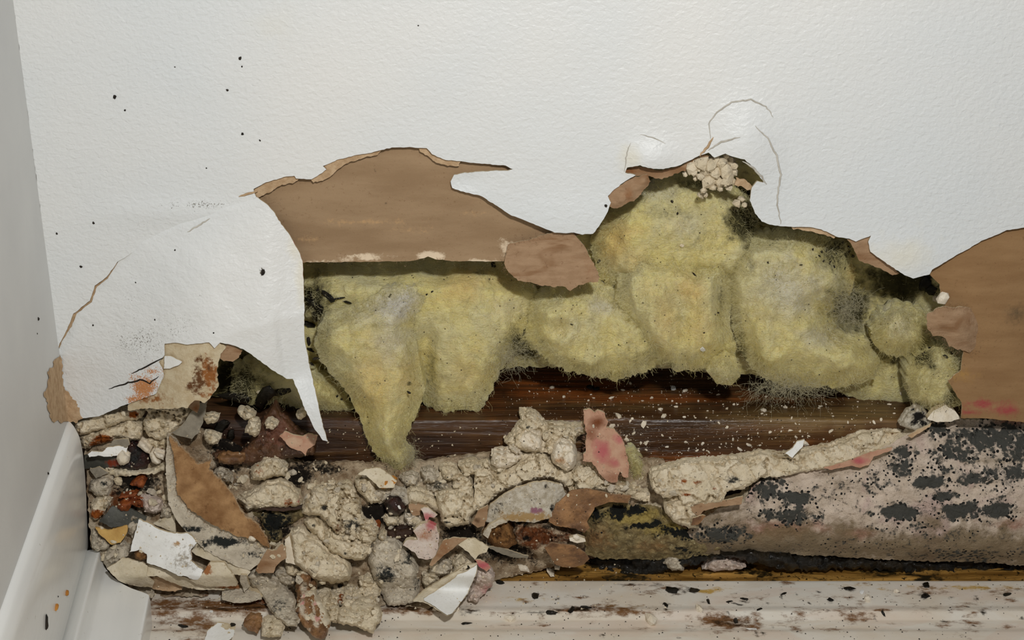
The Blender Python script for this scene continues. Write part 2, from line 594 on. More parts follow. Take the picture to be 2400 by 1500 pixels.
c = t.mix(t.remap(t.noise(420, 4, 0.7), 0.58, 0.64), c, lin((30, 24, 12)))
M['ochre'] = t.done(c, 0.28, g1, 0.001, 0.5)
# ivory marbled floor
t = NT('ivory_marbled_floor')
at_ = t.n('ShaderNodeAttribute', attribute_name='stain')
sep = t.n('ShaderNodeSeparateColor')
t.l(at_.outputs['Color'], sep.inputs[0])
n1 = t.noise(34, 4, 0.6, t.stretch(0.6, 1.4, 1.4), 1.0)
c = t.mix(t.remap(n1, 0.35, 0.65), lin((222, 210, 192)), lin((230, 224, 212)))
nv = t.noise(18, 5, 0.6, t.stretch(0.4, 1.6, 1), 2.0)
c = t.mix(t.math('MULTIPLY', t.remap(nv, 0.5, 0.62), 0.5), c, lin((222, 202, 184)))
nf = t.noise(210, 6, 0.75, t.stretch(0.6, 1.2, 1))
off = t.math('MULTIPLY', t.math('SUBTRACT', nf, 0.5), 2.6)
for i, cc in ((2, (196, 160, 84)), (1, (120, 84, 52)), (0, (40, 30, 20))):
    f = t.math('MULTIPLY', t.remap(t.math('ADD', sep.outputs[i], off), 0.3, 0.95), t.remap(sep.outputs[i], 0.02, 0.2))
    c = t.mix(f, c, lin(cc))
ns = t.noise(420, 4, 0.7)
c = t.mix(t.remap(ns, 0.68, 0.72), c, lin((60, 46, 32)))
M['floor'] = t.done(c, 0.22, t.noise(300, 4, 0.6), 0.00008, 0.5)
M['crackgrey'] = matter('grey_crack', (204, 200, 190), (178, 172, 160), 300, 0.0001, 900)
M['cavity'] = matter('dark_cavity_board', (60, 52, 34), (40, 34, 24), 30, 0.0004, 300)

# ------------------------------------------------------------------ the setting
Zc = lambda v, Y=0.0: float(at(1200, v, Y)[0, 2])
# left wall: vertical plane through the corner, slightly out of square
corner = at([30, 160], [0, 985], 0.0)
XC = float(corner[:, 0].mean())
r = -rays([720], [-583])[0]
r[2] = 0
RL = r / np.linalg.norm(r)                    # along the left wall, out of the wall


def lwY(u, v):
    d_ = rays(u, v)
    nx_, ny_ = RL[1], -RL[0]
    t_ = ((XC - CAM[0]) * nx_ + (0 - CAM[1]) * ny_) / (d_[:, 0] * nx_ + d_[:, 1] * ny_)
    return CAM[1] + d_[:, 1] * t_


def slab_quad(name, p, n_thick, mat, div=None, stain=None):
    """thick plate from 4 corner points; thickness vector n_thick"""
    p = np.array(p, float)
    q = p + np.array(n_thick)[None]
    v = np.concatenate([p, q])
    f = [(0, 1, 2, 3), (7, 6, 5, 4)] + [(i, i + 4, (i + 1) % 4 + 4, (i + 1) % 4) for i in range(4)]
    return mesh_obj(name, v, f, mat, None, None, False, stain)


TOPZ = 0.46
a = np.array([XC, 0.0, -0.02]) - RL * 0.02
b = a + RL * 0.75
up = np.array([0, 0, TOPZ])
wl = slab_quad('wall_left', [a, b, b + up, a + up], (-0.012, 0, 0), M['left'])
tag(wl, 'smooth grey-white painted side wall meeting the damaged wall at the corner', 'wall', kind='structure')

# painted face of the damaged wall
HOLE = [(128, 885), (130, 845), (140, 805), (160, 765), (172, 735), (210, 705), (222, 670), (250, 650), (275, 615),
        (330, 580), (480, 530), (560, 490), (600, 462), (594, 443), (630, 425), (665, 415), (690, 412), (694, 418), (730, 420),
        (755, 405), (765, 397), (757, 390), (790, 375), (830, 365), (870, 358), (900, 350), (925, 345), (960, 345),
        (1000, 347), (1012, 362), (1045, 375), (1090, 380), (1130, 384), (1185, 388), (1202, 397), (1190, 400), (1150, 400),
        (1090, 405), (1065, 410), (1057, 425), (1060, 440), (1080, 448), (1130, 460), (1170, 487), (1200, 505),
        (1250, 525), (1300, 545), (1320, 547), (1345, 545), (1365, 550), (1390, 548), (1408, 525), (1425, 495),
        (1432, 475), (1425, 460), (1440, 445), (1465, 425), (1490, 410), (1465, 405), (1470, 393), (1500, 388),
        (1525, 395), (1555, 397), (1590, 388), (1640, 365), (1660, 358), (1675, 370), (1700, 360), (1722, 368), (1745, 374),
        (1757, 384), (1772, 402), (1790, 428), (1775, 425), (1762, 440), (1757, 470), (1770, 500), (1785, 520),
        (1810, 528), (1860, 532), (1900, 532), (1925, 538), (1960, 555), (1990, 560), (2006, 566), (2042, 552),
        (2035, 567), (2040, 590), (2060, 605), (2090, 625), (2120, 645), (2140, 653), (2160, 648), (2178, 643),
        (2185, 632), (2240, 600), (2300, 565), (2360, 540), (2400, 533), (2520, 505), (2950, 480)]
wall_poly = HOLE + [(2950, -420), (-70, -420), (30, 0), (96, 500)]
BULGES = [[(1665, 325), (1662, 290), (1680, 262), (1715, 240), (1760, 232), (1795, 250), (1812, 275)],
          [(1770, 295), (1800, 325), (1820, 365), (1830, 410), (1825, 440), (1822, 480), (1830, 525)]]


def wall_depth(u, v, d):
    y = 0.00025 * fbm(u / 90.0, v / 90.0, 0.0, 2, 3)
    # blistered paint above the crumbs and round the tear
    y = y - 0.0042 * np.exp(-(((u - 1745) / 75.0) ** 2 + ((v - 350) / 95.0) ** 2))
    y = y - 0.0030 * np.exp(-(((u - 1530) / 55.0) ** 2 + ((v - 375) / 40.0) ** 2))
    y = y - 0.0012 * np.exp(-(((u - 1330) / 140.0) ** 2 + ((v - 520) / 60.0) ** 2))
    y = y + 0.0012 * np.exp(-(((u - 1085) / 55.0) ** 2 + ((v - 425) / 25.0) ** 2))
    y = y - 0.0020 * np.exp(-(((u - 2130) / 90.0) ** 2 + ((v - 630) / 60.0) ** 2))
    y = y - 0.0012 * np.exp(-(((u - 420) / 160.0) ** 2 + ((v - 500) / 30.0) ** 2))
    return y


def wall_keep(u, v, rng):
    near = (v > 200) & (v < 700) & (u > 0) & (u < 2420)
    return near | (rng.rand(len(u)) < 0.06)


def wall_stain(u, v, d):
    warm = ell([(2120, 600, 80, 45, .5), (1480, 370, 30, 30, .5), (640, 60, 60, 40, .15)], u, v, 5)
    dirt = ell([(480, 480, 90, 14, .5), (330, 520, 40, 25, .2)], u, v, 6)  # shade of the crease above the flap, painted as a dark band
    return dirt, 0 * u, warm


wall = relief('wall_back', wall_poly, wall_depth, 0.0012, [M['wall'], M['cream_edge']], res=7.0, rough=1.2,
              keep=wall_keep, stain=wall_stain, seed=11, step=6)
tag(wall, 'white roller-stippled painted wall torn open above the floor', 'wall', kind='structure')

# unseen dark board, added to keep ambient light out of the cavity
zb = -0.02
bw = slab_quad('cavity_closure', [(XC - 0.02, 0.115, zb), (0.36, 0.115, zb), (0.36, 0.115, TOPZ), (XC - 0.02, 0.115, TOPZ)], (0, 0.01, 0), M['cavity'])
tag(bw, 'unseen dark board added to close the wall cavity against ambient light', 'wall', kind='structure')

# floor: ivory moulded edge then flat
XL, XR = XC - 0.05, 0.36
prof = [(0.0005, -0.012), (0.0005, 0.0), (-0.0005, 0.0004), (-0.021, 0.0), (-0.0235, 0.0009), (-0.0265, 0.0009), (-0.0285, -0.0014), (-0.036, -0.0016),
        (-0.0385, -0.0004), (-0.042, -0.0003), (-0.075, -0.0008), (-0.12, -0.001), (-0.45, -0.001)]
pp = []
for (y0, z0), (y1, z1) in zip(prof[:-1], prof[1:]):
    k = max(1, min(14, int(abs(y1 - y0) / 0.0014)))
    for j in range(k):
        pp.append((y0 + (y1 - y0) * j / k, z0 + (z1 - z0) * j / k))
pp.append(prof[-1])
xs = np.linspace(XL, XR, 420)
V = np.array([(x, y, z) for y, z in pp for x in xs])
nx = len(xs)
Fs = [(j * nx + i, (j + 1) * nx + i, (j + 1) * nx + i + 1, j * nx + i + 1) for j in range(len(pp) - 1) for i in range(nx - 1)]


def px_of(P):
    d = P - CAM[None]
    z = d @ FW
    return W / 2 + F * (d @ RT) / z, H / 2 - F * (d @ UP) / z


fu, fv = px_of(V)
blk = ell([(1575, 1383, 22, 12), (1625, 1384, 18, 8), (1370, 1427, 46, 9, .8), (1250, 1437, 60, 7, .8), (1500, 1370, 70, 6, .7), (1140, 1372, 30, 9, .7),
           (1650, 1412, 20, 10, .6), (1745, 1408, 22, 9, .6), (1740, 1436, 26, 8, .6), (1712, 1460, 40, 12, .7), (1832, 1392, 6, 20, .8),
           (1945, 1408, 10, 8), (2165, 1398, 20, 12, .7), (1990, 1380, 30, 7, .7), (2170, 1372, 14, 8, .8), (550, 1425, 150, 9, .6), (430, 1470, 18, 8, .7),
           (960, 1425, 110, 9, .7), (1090, 1432, 70, 9, .6), (2360, 1395, 25, 10, .6), (1560, 1415, 20, 10, .6)], fu, fv, 8)
brn = ell([(1700, 1455, 110, 36, .85), (2010, 1440, 55, 26, .8), (1880, 1440, 60, 24, .6), (1955, 1400, 60, 14, .5), (1865, 1477, 26, 12, .7), (560, 1420, 240, 28, .95),
           (450, 1460, 110, 50, .75), (400, 1420, 60, 40, .8), (960, 1425, 130, 16, .9), (1420, 1432, 190, 20, .75), (1560, 1385, 90, 18, .55), (2250, 1420, 200, 20, .4),
           (2100, 1390, 30, 12, .5), (2340, 1385, 90, 14, .5), (1760, 1400, 90, 22, .4), (2260, 1480, 60, 20, .35)], fu, fv, 9)
ylw = ell([(1660, 1385, 60, 10, .8), (2250, 1378, 200, 9, .7), (1480, 1425, 120, 12, .5), (1240, 1405, 80, 10, .5), (2000, 1372, 80, 6, .5)], fu, fv, 10)
rs = np.random.RandomState(3)
sm = [(rs.uniform(1150, 2420), rs.choice([1372, 1388, 1405, 1432, 1440, 1436, 1470]) + rs.normal(0, 5), rs.uniform(8, 60), rs.uniform(3, 9), rs.uniform(.35, .75)) for _ in range(80)]
sk = [(rs.uniform(1150, 2420), rs.uniform(1368, 1495), rs.uniform(3, 12), rs.uniform(2, 6), rs.uniform(.5, 1.0)) for _ in range(70)]
brn = np.maximum(brn, ell(sm, fu, fv, 14))
blk = np.maximum(blk, ell(sk, fu, fv, 15))
fo = mesh_obj('floor', V, Fs, M['floor'], None, None, True, np.stack([blk, brn, ylw], 1))
tag(fo, 'ivory marbled floor edge with shallow ridges and brown stains', 'floor', kind='structure')

# ochre wet wooden strip showing under the board
xs = np.linspace(XL, XR, 260)
ys = np.linspace(-0.0004, 0.0136, 14)
gx, gy = np.meshgrid(xs, ys)
gz = 0.0004 + 0.0016 * fbm(gx * 60, gy * 300, 0.0, 4, 21) * (gy > 0.0015) + 0.10 * np.clip(gy - 0.006, 0, 1)
V = np.stack([gx.ravel(), gy.ravel(), gz.ravel()], 1)
nx = len(xs)
Fs = [(j * nx + i, j * nx + i + 1, (j + 1) * nx + i + 1, (j + 1) * nx + i) for j in range(len(ys) - 1) for i in range(nx - 1)]
to = mesh_obj('trim_1', V, Fs, M['ochre'])
tag(to, 'wet ochre wooden strip between the mouldy board and the ivory floor', 'trim', kind='structure')

# bottom plate of the stud wall
ZT = Zc(985, 0.013)
xs = np.linspace(XL, XR, 400)
path = [(0.0135, -0.01 + (ZT + 0.01 - 0.0015) * i / 24.0) for i in range(25)] + [(0.0138, ZT - 0.0008), (0.0148, ZT)] + [(0.0148 + 0.098 * i / 40.0, ZT) for i in range(1, 41)]
path = np.array(path)
gx = np.repeat(xs[None], len(path), 0)
py_ = np.repeat(path[:, 0:1], len(xs), 1)
pz_ = np.repeat(path[:, 1:2], len(xs), 1)
nz = fbm(gx * 18, (py_ + pz_) * 420, 0.0, 4, 31)
nb = fbm(gx * 40, (py_ + pz_) * 40, 0.0, 3, 33)
top = py_ > 0.0140
V = np.stack([gx, py_ + np.where(top, 0, 0.0010 * nz + 0.0008 * nb), pz_ + np.where(top, 0.0007 * nz + 0.0006 * nb, 0)], -1).reshape(-1, 3)
nx = len(xs)
Fs = [(j * nx + i, j * nx + i + 1, (j + 1) * nx + i + 1, (j + 1) * nx + i) for j in range(len(path) - 1) for i in range(nx - 1)]
fu, fv = px_of(V)
dk = ell([(640, 1010, 230, 90, 1.0), (1010, 1040, 150, 60, .75), (2090, 890, 60, 50, .8), (1250, 1000, 120, 30, .4), (1500, 1030, 120, 25, .4), (1980, 1060, 150, 25, .6)], fu, fv, 41)
rd = ell([(1300, 900, 190, 45, .9), (1650, 1080, 130, 18, .9), (1500, 935, 300, 14, .7), (1100, 930, 100, 40, .5), (1900, 1055, 60, 20, .6)], fu, fv, 42)
pale = ell([(1900, 975, 260, 34, .8), (1500, 950, 200, 12, .5)], fu, fv, 43)
bp = mesh_obj('bottom_plate', V, Fs, M['timber'], None, None, True, np.stack([dk, rd, pale], 1))
tag(bp, 'wet brown timber bottom plate lying under the yellow insulation', 'timber')

# ------------------------------------------------------------------ left baseboard, mitred at the corner
profile_px = [(141, 996), (146, 986), (160, 984), (174, 1000), (187, 1025), (194, 1060), (199, 1110), (202, 1160), (204, 1215), (206, 1262), (206, 1286), (200, 1291),
              (216, 1288), (232, 1289), (238, 1310), (247, 1332), (264, 1352), (284, 1367), (308, 1379), (332, 1387), (349, 1394), (353, 1410), (353, 1432)]
pts = []
for (u, v) in profile_px:
    d = rays([u], [v])[0]
    # mitre plane: Y = -(X - XC) * k
    k = 0.92
    t_ = (-(CAM[0] - XC) * k - CAM[1]) / (d[1] + k * d[0])
    pts.append(CAM + d * t_)
pts = np.array(pts)
pts[-1][2] = -0.002
pts[0][0] = min(pts[0][0], XC + 0.0002)
segs = [0, 0.02, 0.05, 0.10, 0.2, 0.45]
# smooth the section a little
fine = []
for i in range(len(pts) - 1):
    for j in range(4):
        fine.append(pts[i] + (pts[i + 1] - pts[i]) * j / 4)
fine.append(pts[-1])
fine = np.array(fine)
for _ in range(1):
    s_ = fine.copy()
    s_[1:-1] = (fine[:-2] + 2 * fine[1:-1] + fine[2:]) / 4
    fine = s_
n = len(fine)
rings = []
for si, s_ in enumerate(segs):
    rings.append(fine + RL[None] * s_)
back = np.array([[XC - 0.004, fine[0][1], fine[0][2] - 0.001], [XC - 0.004, fine[0][1], -0.002]])
V = np.concatenate(rings)
Fs = []
for s_ in range(len(segs) - 1):
    for i in range(n - 1):
        Fs.append((s_ * n + i, s_ * n + i + 1, (s_ + 1) * n + i + 1, (s_ + 1) * n + i))
base_n = len(V)
mid = [0] * len(Fs)
# end cap (own verts)
V = np.concatenate([V, fine, [fine[0] * [1, 1, 0] + [-.003, .004, -0.002]]])
for i in range(n - 1):
    Fs.append((base_n + n, base_n + i + 1, base_n + i))
    mid.append(1)
bb = mesh_obj('baseboard_left', V, Fs, [M['gloss'], M['paper_edge']], mid)
tag(bb, 'white glossy moulded baseboard along the side wall with mitred end', 'baseboard', kind='structure')
# thin raised paint ridge along the top of the baseboard

# ------------------------------------------------------------------ sheets of paper round the hole
def flat(Y0, amp=0.0006, sc=70.0, s=0, gu=0.0, gv=0.0, uc=0.0, vc=0.0):
    return lambda u, v, d: Y0 + amp * fbm(u / sc, v / sc, 0.0, 3, s) + gu * (u - uc) + gv * (v - vc)


def brown_stain(u, v, d):
    dark = ell([(880, 400, 10, 6, .6), (905, 475, 8, 8, .5), (640, 470, 60, 25, .3)], u, v, 51)
    lite = ell([(860, 520, 120, 10, .6), (960, 540, 60, 8, .5), (720, 560, 60, 12, .5), (1110, 500, 70, 10, .4)], u, v, 52)
    crm = ell([(860, 603, 60, 10, .9), (1005, 600, 40, 10, 1.0), (1190, 580, 26, 22, .8), (1130, 612, 60, 5, .8), (770, 612, 60, 4, .8)], u, v, 53)
    return dark, lite, crm


o = relief('backing_paper', [(560, 420), (700, 380), (840, 335), (960, 318), (1080, 340), (1230, 375), (1260, 440), (1340, 500), (1400, 540), (1352, 552),
                             (1300, 580), (1240, 600), (1185, 613), (1100, 612), (1060, 612), (1022, 607), (1003, 601), (985, 607), (960, 612), (900, 613), (800, 614),
                             (712, 615), (640, 617), (600, 560)],
           lambda u, v, d: 0.0030 + 0.0006 * fbm(u / 80.0, v / 60.0, 0.0, 3, 5) + 0.0012 * sstep(360, 600, v) - 0.001 * np.exp(-((v - 612) / 8.0) ** 2),
           0.0006, [M['brown'], M['cream_edge']], res=9, rough=1.5, stain=brown_stain)
tag(o, 'large smooth brown backing paper sheet bared under the torn white paint', 'paper')
o = relief('paper_lobe', [(1190, 572), (1222, 566), (1300, 545), (1345, 546), (1358, 562), (1376, 592), (1392, 618), (1406, 650), (1402, 662), (1372, 664), (1350, 670), (1337, 681),
                          (1318, 673), (1260, 668), (1215, 656), (1192, 640), (1180, 618)],
           lambda u, v, d: 0.0016 - 0.002 * sstep(590, 670, v) + 0.0004 * fbm(u / 40.0, v / 40.0, 0.0, 3, 8), 0.0006,
           [M['brown2'], M['cream_edge']], res=7, rough=3.0, stain=lambda u, v, d: (0 * u, 0.25 * ell([(1385, 630, 20, 40)], u, v), 0 * u))
tag(o, 'pinkish tan torn paper lobe hanging from the big brown sheet', 'paper')


def sheet(name, poly, Y, label, mat, cat='paper', th=0.0006, res=6, rough=2.5, stain=None, parent=None, edge='cream_edge', amp=0.0006, sc=40.0, gv=0.0, group=None, kind=None):
    vc = np.mean([p[1] for p in poly])
    SEED[0] += 3
    sd = SEED[0]
    dep = Y if callable(Y) else (lambda u, v, d: Y + amp * fbm(u / sc, v / sc, 0.0, 3, sd) + gv * (v - vc))
    o = relief(name, poly, dep, th, [M[mat], M[edge]], res=res, rough=rough, stain=stain, parent=parent)
    if parent is None:
        tag(o, label, cat, group, kind)
    return o


# tan torn ply showing at the edges of the white paint: parts of the wall
for i, pl in enumerate([
        [(592, 446), (628, 424), (662, 412), (696, 408), (700, 420), (690, 428), (660, 432), (640, 444), (622, 455), (604, 462)],
        [(752, 402), (766, 384), (800, 368), (850, 356), (900, 346), (885, 362), (850, 372), (820, 380), (800, 392), (780, 408), (765, 420), (735, 428), (728, 420)],
        [(975, 340), (1004, 342), (1014, 358), (1046, 370), (1080, 376), (1076, 390), (1050, 388), (1022, 382), (1000, 366), (985, 354)],
        [(1850, 526), (1905, 528), (1930, 534), (1962, 551), (1955, 558), (1920, 547), (1890, 540), (1860, 538)],
        [(1725, 416), (1744, 420), (1760, 432), (1768, 446), (1752, 446), (1738, 436), (1722, 434)],
]):
    p = sheet('torn_paper_edge', pl, 0.0012, None, 'paper_edge', parent=wall, res=5, rough=2.5, th=0.0008, edge='paper_edge')
sheet('torn_paper_edge', [(118, 880), (124, 835), (136, 795), (152, 755), (166, 728), (204, 700), (216, 664), (246, 644), (270, 610), (290, 600), (284, 622), (262, 662), (236, 682), (222, 716), (190, 742), (178, 772), (156, 806), (142, 850), (146, 890)],
      0.0013, None, 'paper_edge', parent=wall, res=6, rough=1.5, th=0.0008, edge='paper_edge')
sheet('torn_paper', [(1985, 560), (2012, 563), (2044, 548), (2036, 569), (2042, 590), (2060, 602), (2086, 615), (2094, 628), (2108, 642), (2092, 645), (2058, 627), (2030, 618), (2012, 608), (2000, 584)],
      0.0014, 'small brown torn paper tongue poking up into the white wall edge', 'brown2', res=5)
sheet('torn_paper', [(1420, 464), (1441, 443), (1482, 417), (1517, 408), (1526, 426), (1505, 452), (1485, 470), (1464, 481), (1438, 490), (1424, 484)],
      lambda u, v, d: 0.001 - 0.0012 * sstep(0, 14, d) - 0.0012 * fbm(u / 18, v / 18, 0, 3, 71), 'curled tan torn paper left of the gypsum crumbs', 'brown2', res=5, stain=lambda u, v, d: (0 * u, ell([(1475, 455, 12, 25, .6)], u, v), 0 * u))
sheet('torn_paper', [(1459, 402), (1486, 387), (1517, 393), (1552, 401), (1593, 390), (1622, 376), (1650, 362), (1668, 364), (1640, 380), (1605, 400), (1580, 408), (1552, 420), (1523, 412), (1488, 412)],
      0.0022, 'long tan paper lip under the cracked paint beside the gypsum crumbs', 'brown2', res=5, stain=lambda u, v, d: (0 * u, ell([(1480, 402, 25, 8, .9)], u, v), 0 * u))


def r1_stain(u, v, d):
    return (ell([(2385, 735, 40, 30, .55)], u, v, 61), ell([(2260, 880, 30, 20, .4)], u, v, 62), ell([(2300, 947, 55, 12, .75), (2350, 962, 45, 12, .7), (2270, 966, 40, 8, .6)], u, v, 63))


o = sheet('backing_paper', [(2177, 640), (2200, 612), (2260, 575), (2340, 535), (2420, 510), (2560, 500), (2560, 1000), (2420, 992), (2330, 982), (2252, 980), (2254, 945), (2236, 915), (2222, 893), (2252, 868),
                            (2258, 827), (2250, 800), (2240, 770), (2214, 722), (2204, 690), (2203, 667), (2192, 655)],
          lambda u, v, d: 0.0030 - 0.0050 * np.exp(-(((u - 2330) / 120.0) ** 2 + ((v - 760) / 160.0) ** 2)) + 0.0006 * fbm(u / 60.0, v / 60.0, 0, 3, 9) - 0.006 * sstep(800, 980, v),
          'wide brown paper sheet with a red smear, below the white wall edge', 'brown_r', res=9, rough=2.0, stain=r1_stain)
sheet('paper_lip', [(2172, 737), (2200, 722), (2241, 719), (2289, 723), (2310, 754), (2307, 782), (2290, 812), (2272, 825), (2255, 822), (2224, 813), (2213, 790), (2187, 787), (2173, 771)],
      lambda u, v, d: -0.0030 - 0.0022 * sstep(0, 40, d) + 0.003 * sstep(2230, 2310, u), 'ragged tan paper lip curling off the wide brown sheet', 'brown2', res=6, rough=3.0)
sheet('torn_paper', [(112, 872), (120, 862), (127, 846), (142, 832), (146, 870), (150, 905), (168, 932), (186, 958), (194, 984), (178, 992), (160, 986), (146, 990), (136, 982), (128, 990), (118, 976), (112, 950), (104, 926), (110, 900)],
      lambda u, v, d: np.minimum(-0.0014, lwY(u, v) - 0.0012) + 0.0007 * fbm(u / 14, v / 14, 0, 3, 4), 'tan torn paper stuck in the corner above the baseboard', 'paper_edge', res=4, edge='paper_edge', rough=4.5, th=0.0004)

# ------------------------------------------------------------------ big peeling white flap
TOPL = [(128, 885), (130, 840), (145, 800), (172, 735), (222, 670), (275, 615), (330, 555), (420, 508), (540, 468), (597, 456)]
CRACK = [(128, 885), (130, 845), (145, 802), (168, 765), (180, 735), (214, 708), (228, 672), (253, 653), (278, 612)]


def flap_depth(u, v, d):
    dt = pl_dist(u, v, TOPL, False)
    b_ = np.clip(dt / 300.0, 0, 1) ** 1.15
    y = 0.0007 - 0.0012 * sstep(0, 22, dt) - 0.0135 * b_ * sstep(100, 420, u)
    y = y - 0.0022 * np.exp(-((u - 470) / 90.0) ** 2) * sstep(20, 160, dt)
    y = y + 0.0055 * sstep(610, 720, u) * (1 - sstep(860, 960, v))     # right edge turns back to the hole
    y = y + 0.0012 * np.exp(-((u - 668 - (v - 850) * 0.15) / 9.0) ** 2) * sstep(720, 800, v)
    y = y - 0.004 * sstep(880, 1000, v) * sstep(640, 700, u)
    y = y + 0.0004 * fbm(u / 40.0, v / 40.0, 0.0, 3, 77)
    return y


def flap_stain(u, v, d):
    rust = ell([(338, 905, 40, 34, 1.0), (320, 935, 40, 16, .8), (355, 870, 24, 18, .7)], u, v, 71)
    spots = ell([(330, 800, 90, 60, .42), (420, 770, 60, 60, .3), (616, 638, 5, 9, 1.3), (470, 692, 9, 7, .6), (300, 700, 80, 60, .2)], u, v, 72)
    edge = ell([(705, 640, 12, 90, .5), (690, 580, 14, 40, .5)], u, v, 73)
    return spots, rust, edge


flap_root = empty('paint_flap', (float(at(400, 980, 0)[0, 0]), -0.01, Zc(980)))
tag(flap_root, 'large white paint flap peeling out of the wall with a long hanging spike', 'paint flap')
FLAP = CRACK + [(310, 575), (360, 535), (430, 502), (540, 466), (590, 455), (620, 474), (640, 495), (656, 520), (682, 556), (700, 588), (709, 612), (711, 650), (713, 700),
        (713, 790), (724, 850), (735, 900), (746, 950), (757, 1000), (769, 1035), (756, 1032), (736, 1002), (715, 960), (697, 912), (686, 888),
        (672, 888), (640, 868), (600, 838), (570, 818), (540, 808), (516, 803), (503, 816), (490, 802), (440, 808), (410, 803), (386, 806), (386, 832), (372, 848),
        (381, 862), (384, 880), (374, 905), (366, 922), (330, 936), (285, 952), (232, 976), (190, 982), (170, 950), (150, 925)]
relief('paint_face', FLAP, flap_depth, 0.0007, [M['wall'], M['cream_edge']], res=7, rough=1.3, parent=flap_root, stain=flap_stain)
# cream ply and brown fuzz under the lower edge of the flap
relief('paper_ply', [(372, 796), (440, 796), (505, 798), (528, 812), (514, 840), (510, 870), (511, 905), (498, 925), (480, 944), (455, 938), (440, 955), (400, 958), (350, 958), (300, 962), (300, 940), (350, 900)],
       lambda u, v, d: flap_depth(u, v, d) + 0.0011, 0.0008, [M['cream_edge'], M['cream_edge']], res=6, rough=2.5, parent=flap_root,
       stain=lambda u, v, d: (ell([(465, 880, 18, 45, .75), (490, 860, 14, 20, .6), (448, 905, 20, 12, .7)], u, v, 81), ell([(490, 880, 26, 50, .8), (350, 935, 60, 14, .6), (480, 925, 30, 14, .6), (375, 935, 20, 20, .5)], u, v, 82), 0 * u))
relief('paper_scrap', [(500, 812), (516, 806), (545, 810), (568, 822), (560, 838), (545, 848), (525, 846), (508, 836)],
       lambda u, v, d: flap_depth(u, v, d) + 0.0021, 0.0006, [M['brown2'], M['cream_edge']], res=5, rough=2, parent=flap_root)
relief('paint_chip', [(386, 834), (400, 834), (427, 848), (420, 856), (398, 864), (384, 864)],
       lambda u, v, d: flap_depth(u, v, d) - 0.0004, 0.0007, [M['white'], M['cream_edge']], res=5, rough=1, parent=flap_root)


def strip(name, poly, width, Yf, mat, parent=None, label=None, cat=None, lift=0.0):
    """thin raised tube along a traced line, half sunk in the surface"""
    P = np.array(rough_poly(poly, 2.0, 6, 5, False))
    Y = Yf(P[:, 0], P[:, 1], None) - lift
    C = at(P[:, 0], P[:, 1], Y)
    n_ = len(C)
    wv = width * np.sin(np.linspace(0.12, math.pi - 0.12, n_)) ** 0.6 / PXMM / 1000.0
    V_, F_ = [], []
    for i in range(n_):
        tn = C[min(i + 1, n_ - 1)] - C[max(i - 1, 0)]
        tn /= np.linalg.norm(tn)
        sd = np.cross(tn, [0, -1, 0])
        sd /= np.linalg.norm(sd)
        for k in range(6):
            an = k * math.pi / 3
            V_.append(C[i] + sd * wv[i] * math.cos(an) + np.array([0, -1, 0]) * min(wv[i], 0.0004) * math.sin(an) * 0.5)
    for i in range(n_ - 1):
        for k in range(6):
            F_.append((i * 6 + k, i * 6 + (k + 1) % 6, (i + 1) * 6 + (k + 1) % 6, (i + 1) * 6 + k))
    o_ = mesh_obj(name, V_, F_, M[mat], None, parent)
    if parent is None:
        tag(o_, label, cat)
    return o_


CR = [(BULGES[0], 2.0), (BULGES[1], 2.2), ([(1740, 378), (1765, 392), (1785, 415), (1797, 432)], 2.6), ([(1660, 352), (1690, 332), (1735, 322)], 2.4),
      ([(1500, 315), (1535, 325), (1560, 337)], 1.2), ([(1464, 402), (1467, 370), (1478, 335)], 1.2), ([(1640, 366), (1658, 345), (1672, 322)], 3.2),
      ([(560, 462), (590, 452), (605, 447)], 3.0), ([(440, 545), (470, 525), (492, 512)], 2.0)]
for pl, w_ in CR:
    strip('crack', pl, w_, wall_depth if pl[0][0] > 520 else flap_depth, 'paper_edge' if w_ > 2.9 else 'crackgrey', parent=wall, lift=0.00012)
for pl, w_ in [([(255, 912), (300, 897), (335, 890), (350, 898), (372, 882)], 2.2), ([(308, 876), (350, 856), (384, 838)], 2.0)]:
    strip('crack', pl, w_, flap_depth, 'dirt', parent=flap_root, lift=0.0001)

# ------------------------------------------------------------------ glass wool
RNG = random.Random(7)


def strands(name, parent, base_pts, normals, n_, L, rad, mat, seed, droop=0.3, flatk=0.6):
    rg = np.random.RandomState(seed)
    idx = rg.randint(0, len(base_pts), n_)
    p = base_pts[idx] + rg.normal(0, 0.0008, (n_, 3))
    nrm = normals[idx]
    dr = rg.normal(0, 1, (n_, 3)) + nrm * flatk
    dr[:, 2] -= droop
    dr /= np.linalg.norm(dr, axis=1)[:, None]
    ln = L * rg.uniform(0.3, 1.0, n_) ** 1.5
    K = 6
    V_ = np.zeros((n_, K, 3, 3))
    cur = p.copy()
    d = dr.copy()
    for k in range(K):
        a_ = np.cross(d, rg.normal(0, 1, (n_, 3)) * 0 + np.array([0.3, 0.5, 0.8]))
        a_ /= (np.linalg.norm(a_, axis=1)[:, None] + 1e-9)
        b__ = np.cross(d, a_)
        rr = rad * (1 - 0.5 * k / K)
        for q in range(3):
            an = q * 2 * math.pi / 3
            V_[:, k, q] = cur + (a_ * math.cos(an) + b__ * math.sin(an)) * rr
        cur = cur + d * (ln / (K - 1))[:, None]
        d = d + rg.normal(0, 0.42, (n_, 3))
        d /= np.linalg.norm(d, axis=1)[:, None]
    base = (np.arange(n_) * K * 3)[:, None]
    quad = []
    for k in range(K - 1):
        for q in range(3):
            quad.append([k * 3 + q, k * 3 + (q + 1) % 3, (k + 1) * 3 + (q + 1) % 3, (k + 1) * 3 + q])
    quad = np.array(quad)
    Fq = (base[:, :, None] + quad[None]).reshape(-1, 4)
    o_ = mesh_obj(name, V_.reshape(-1, 3), Fq.tolist(), M[mat], None, parent)
    o_['kind'] = 'stuff'
    return o_


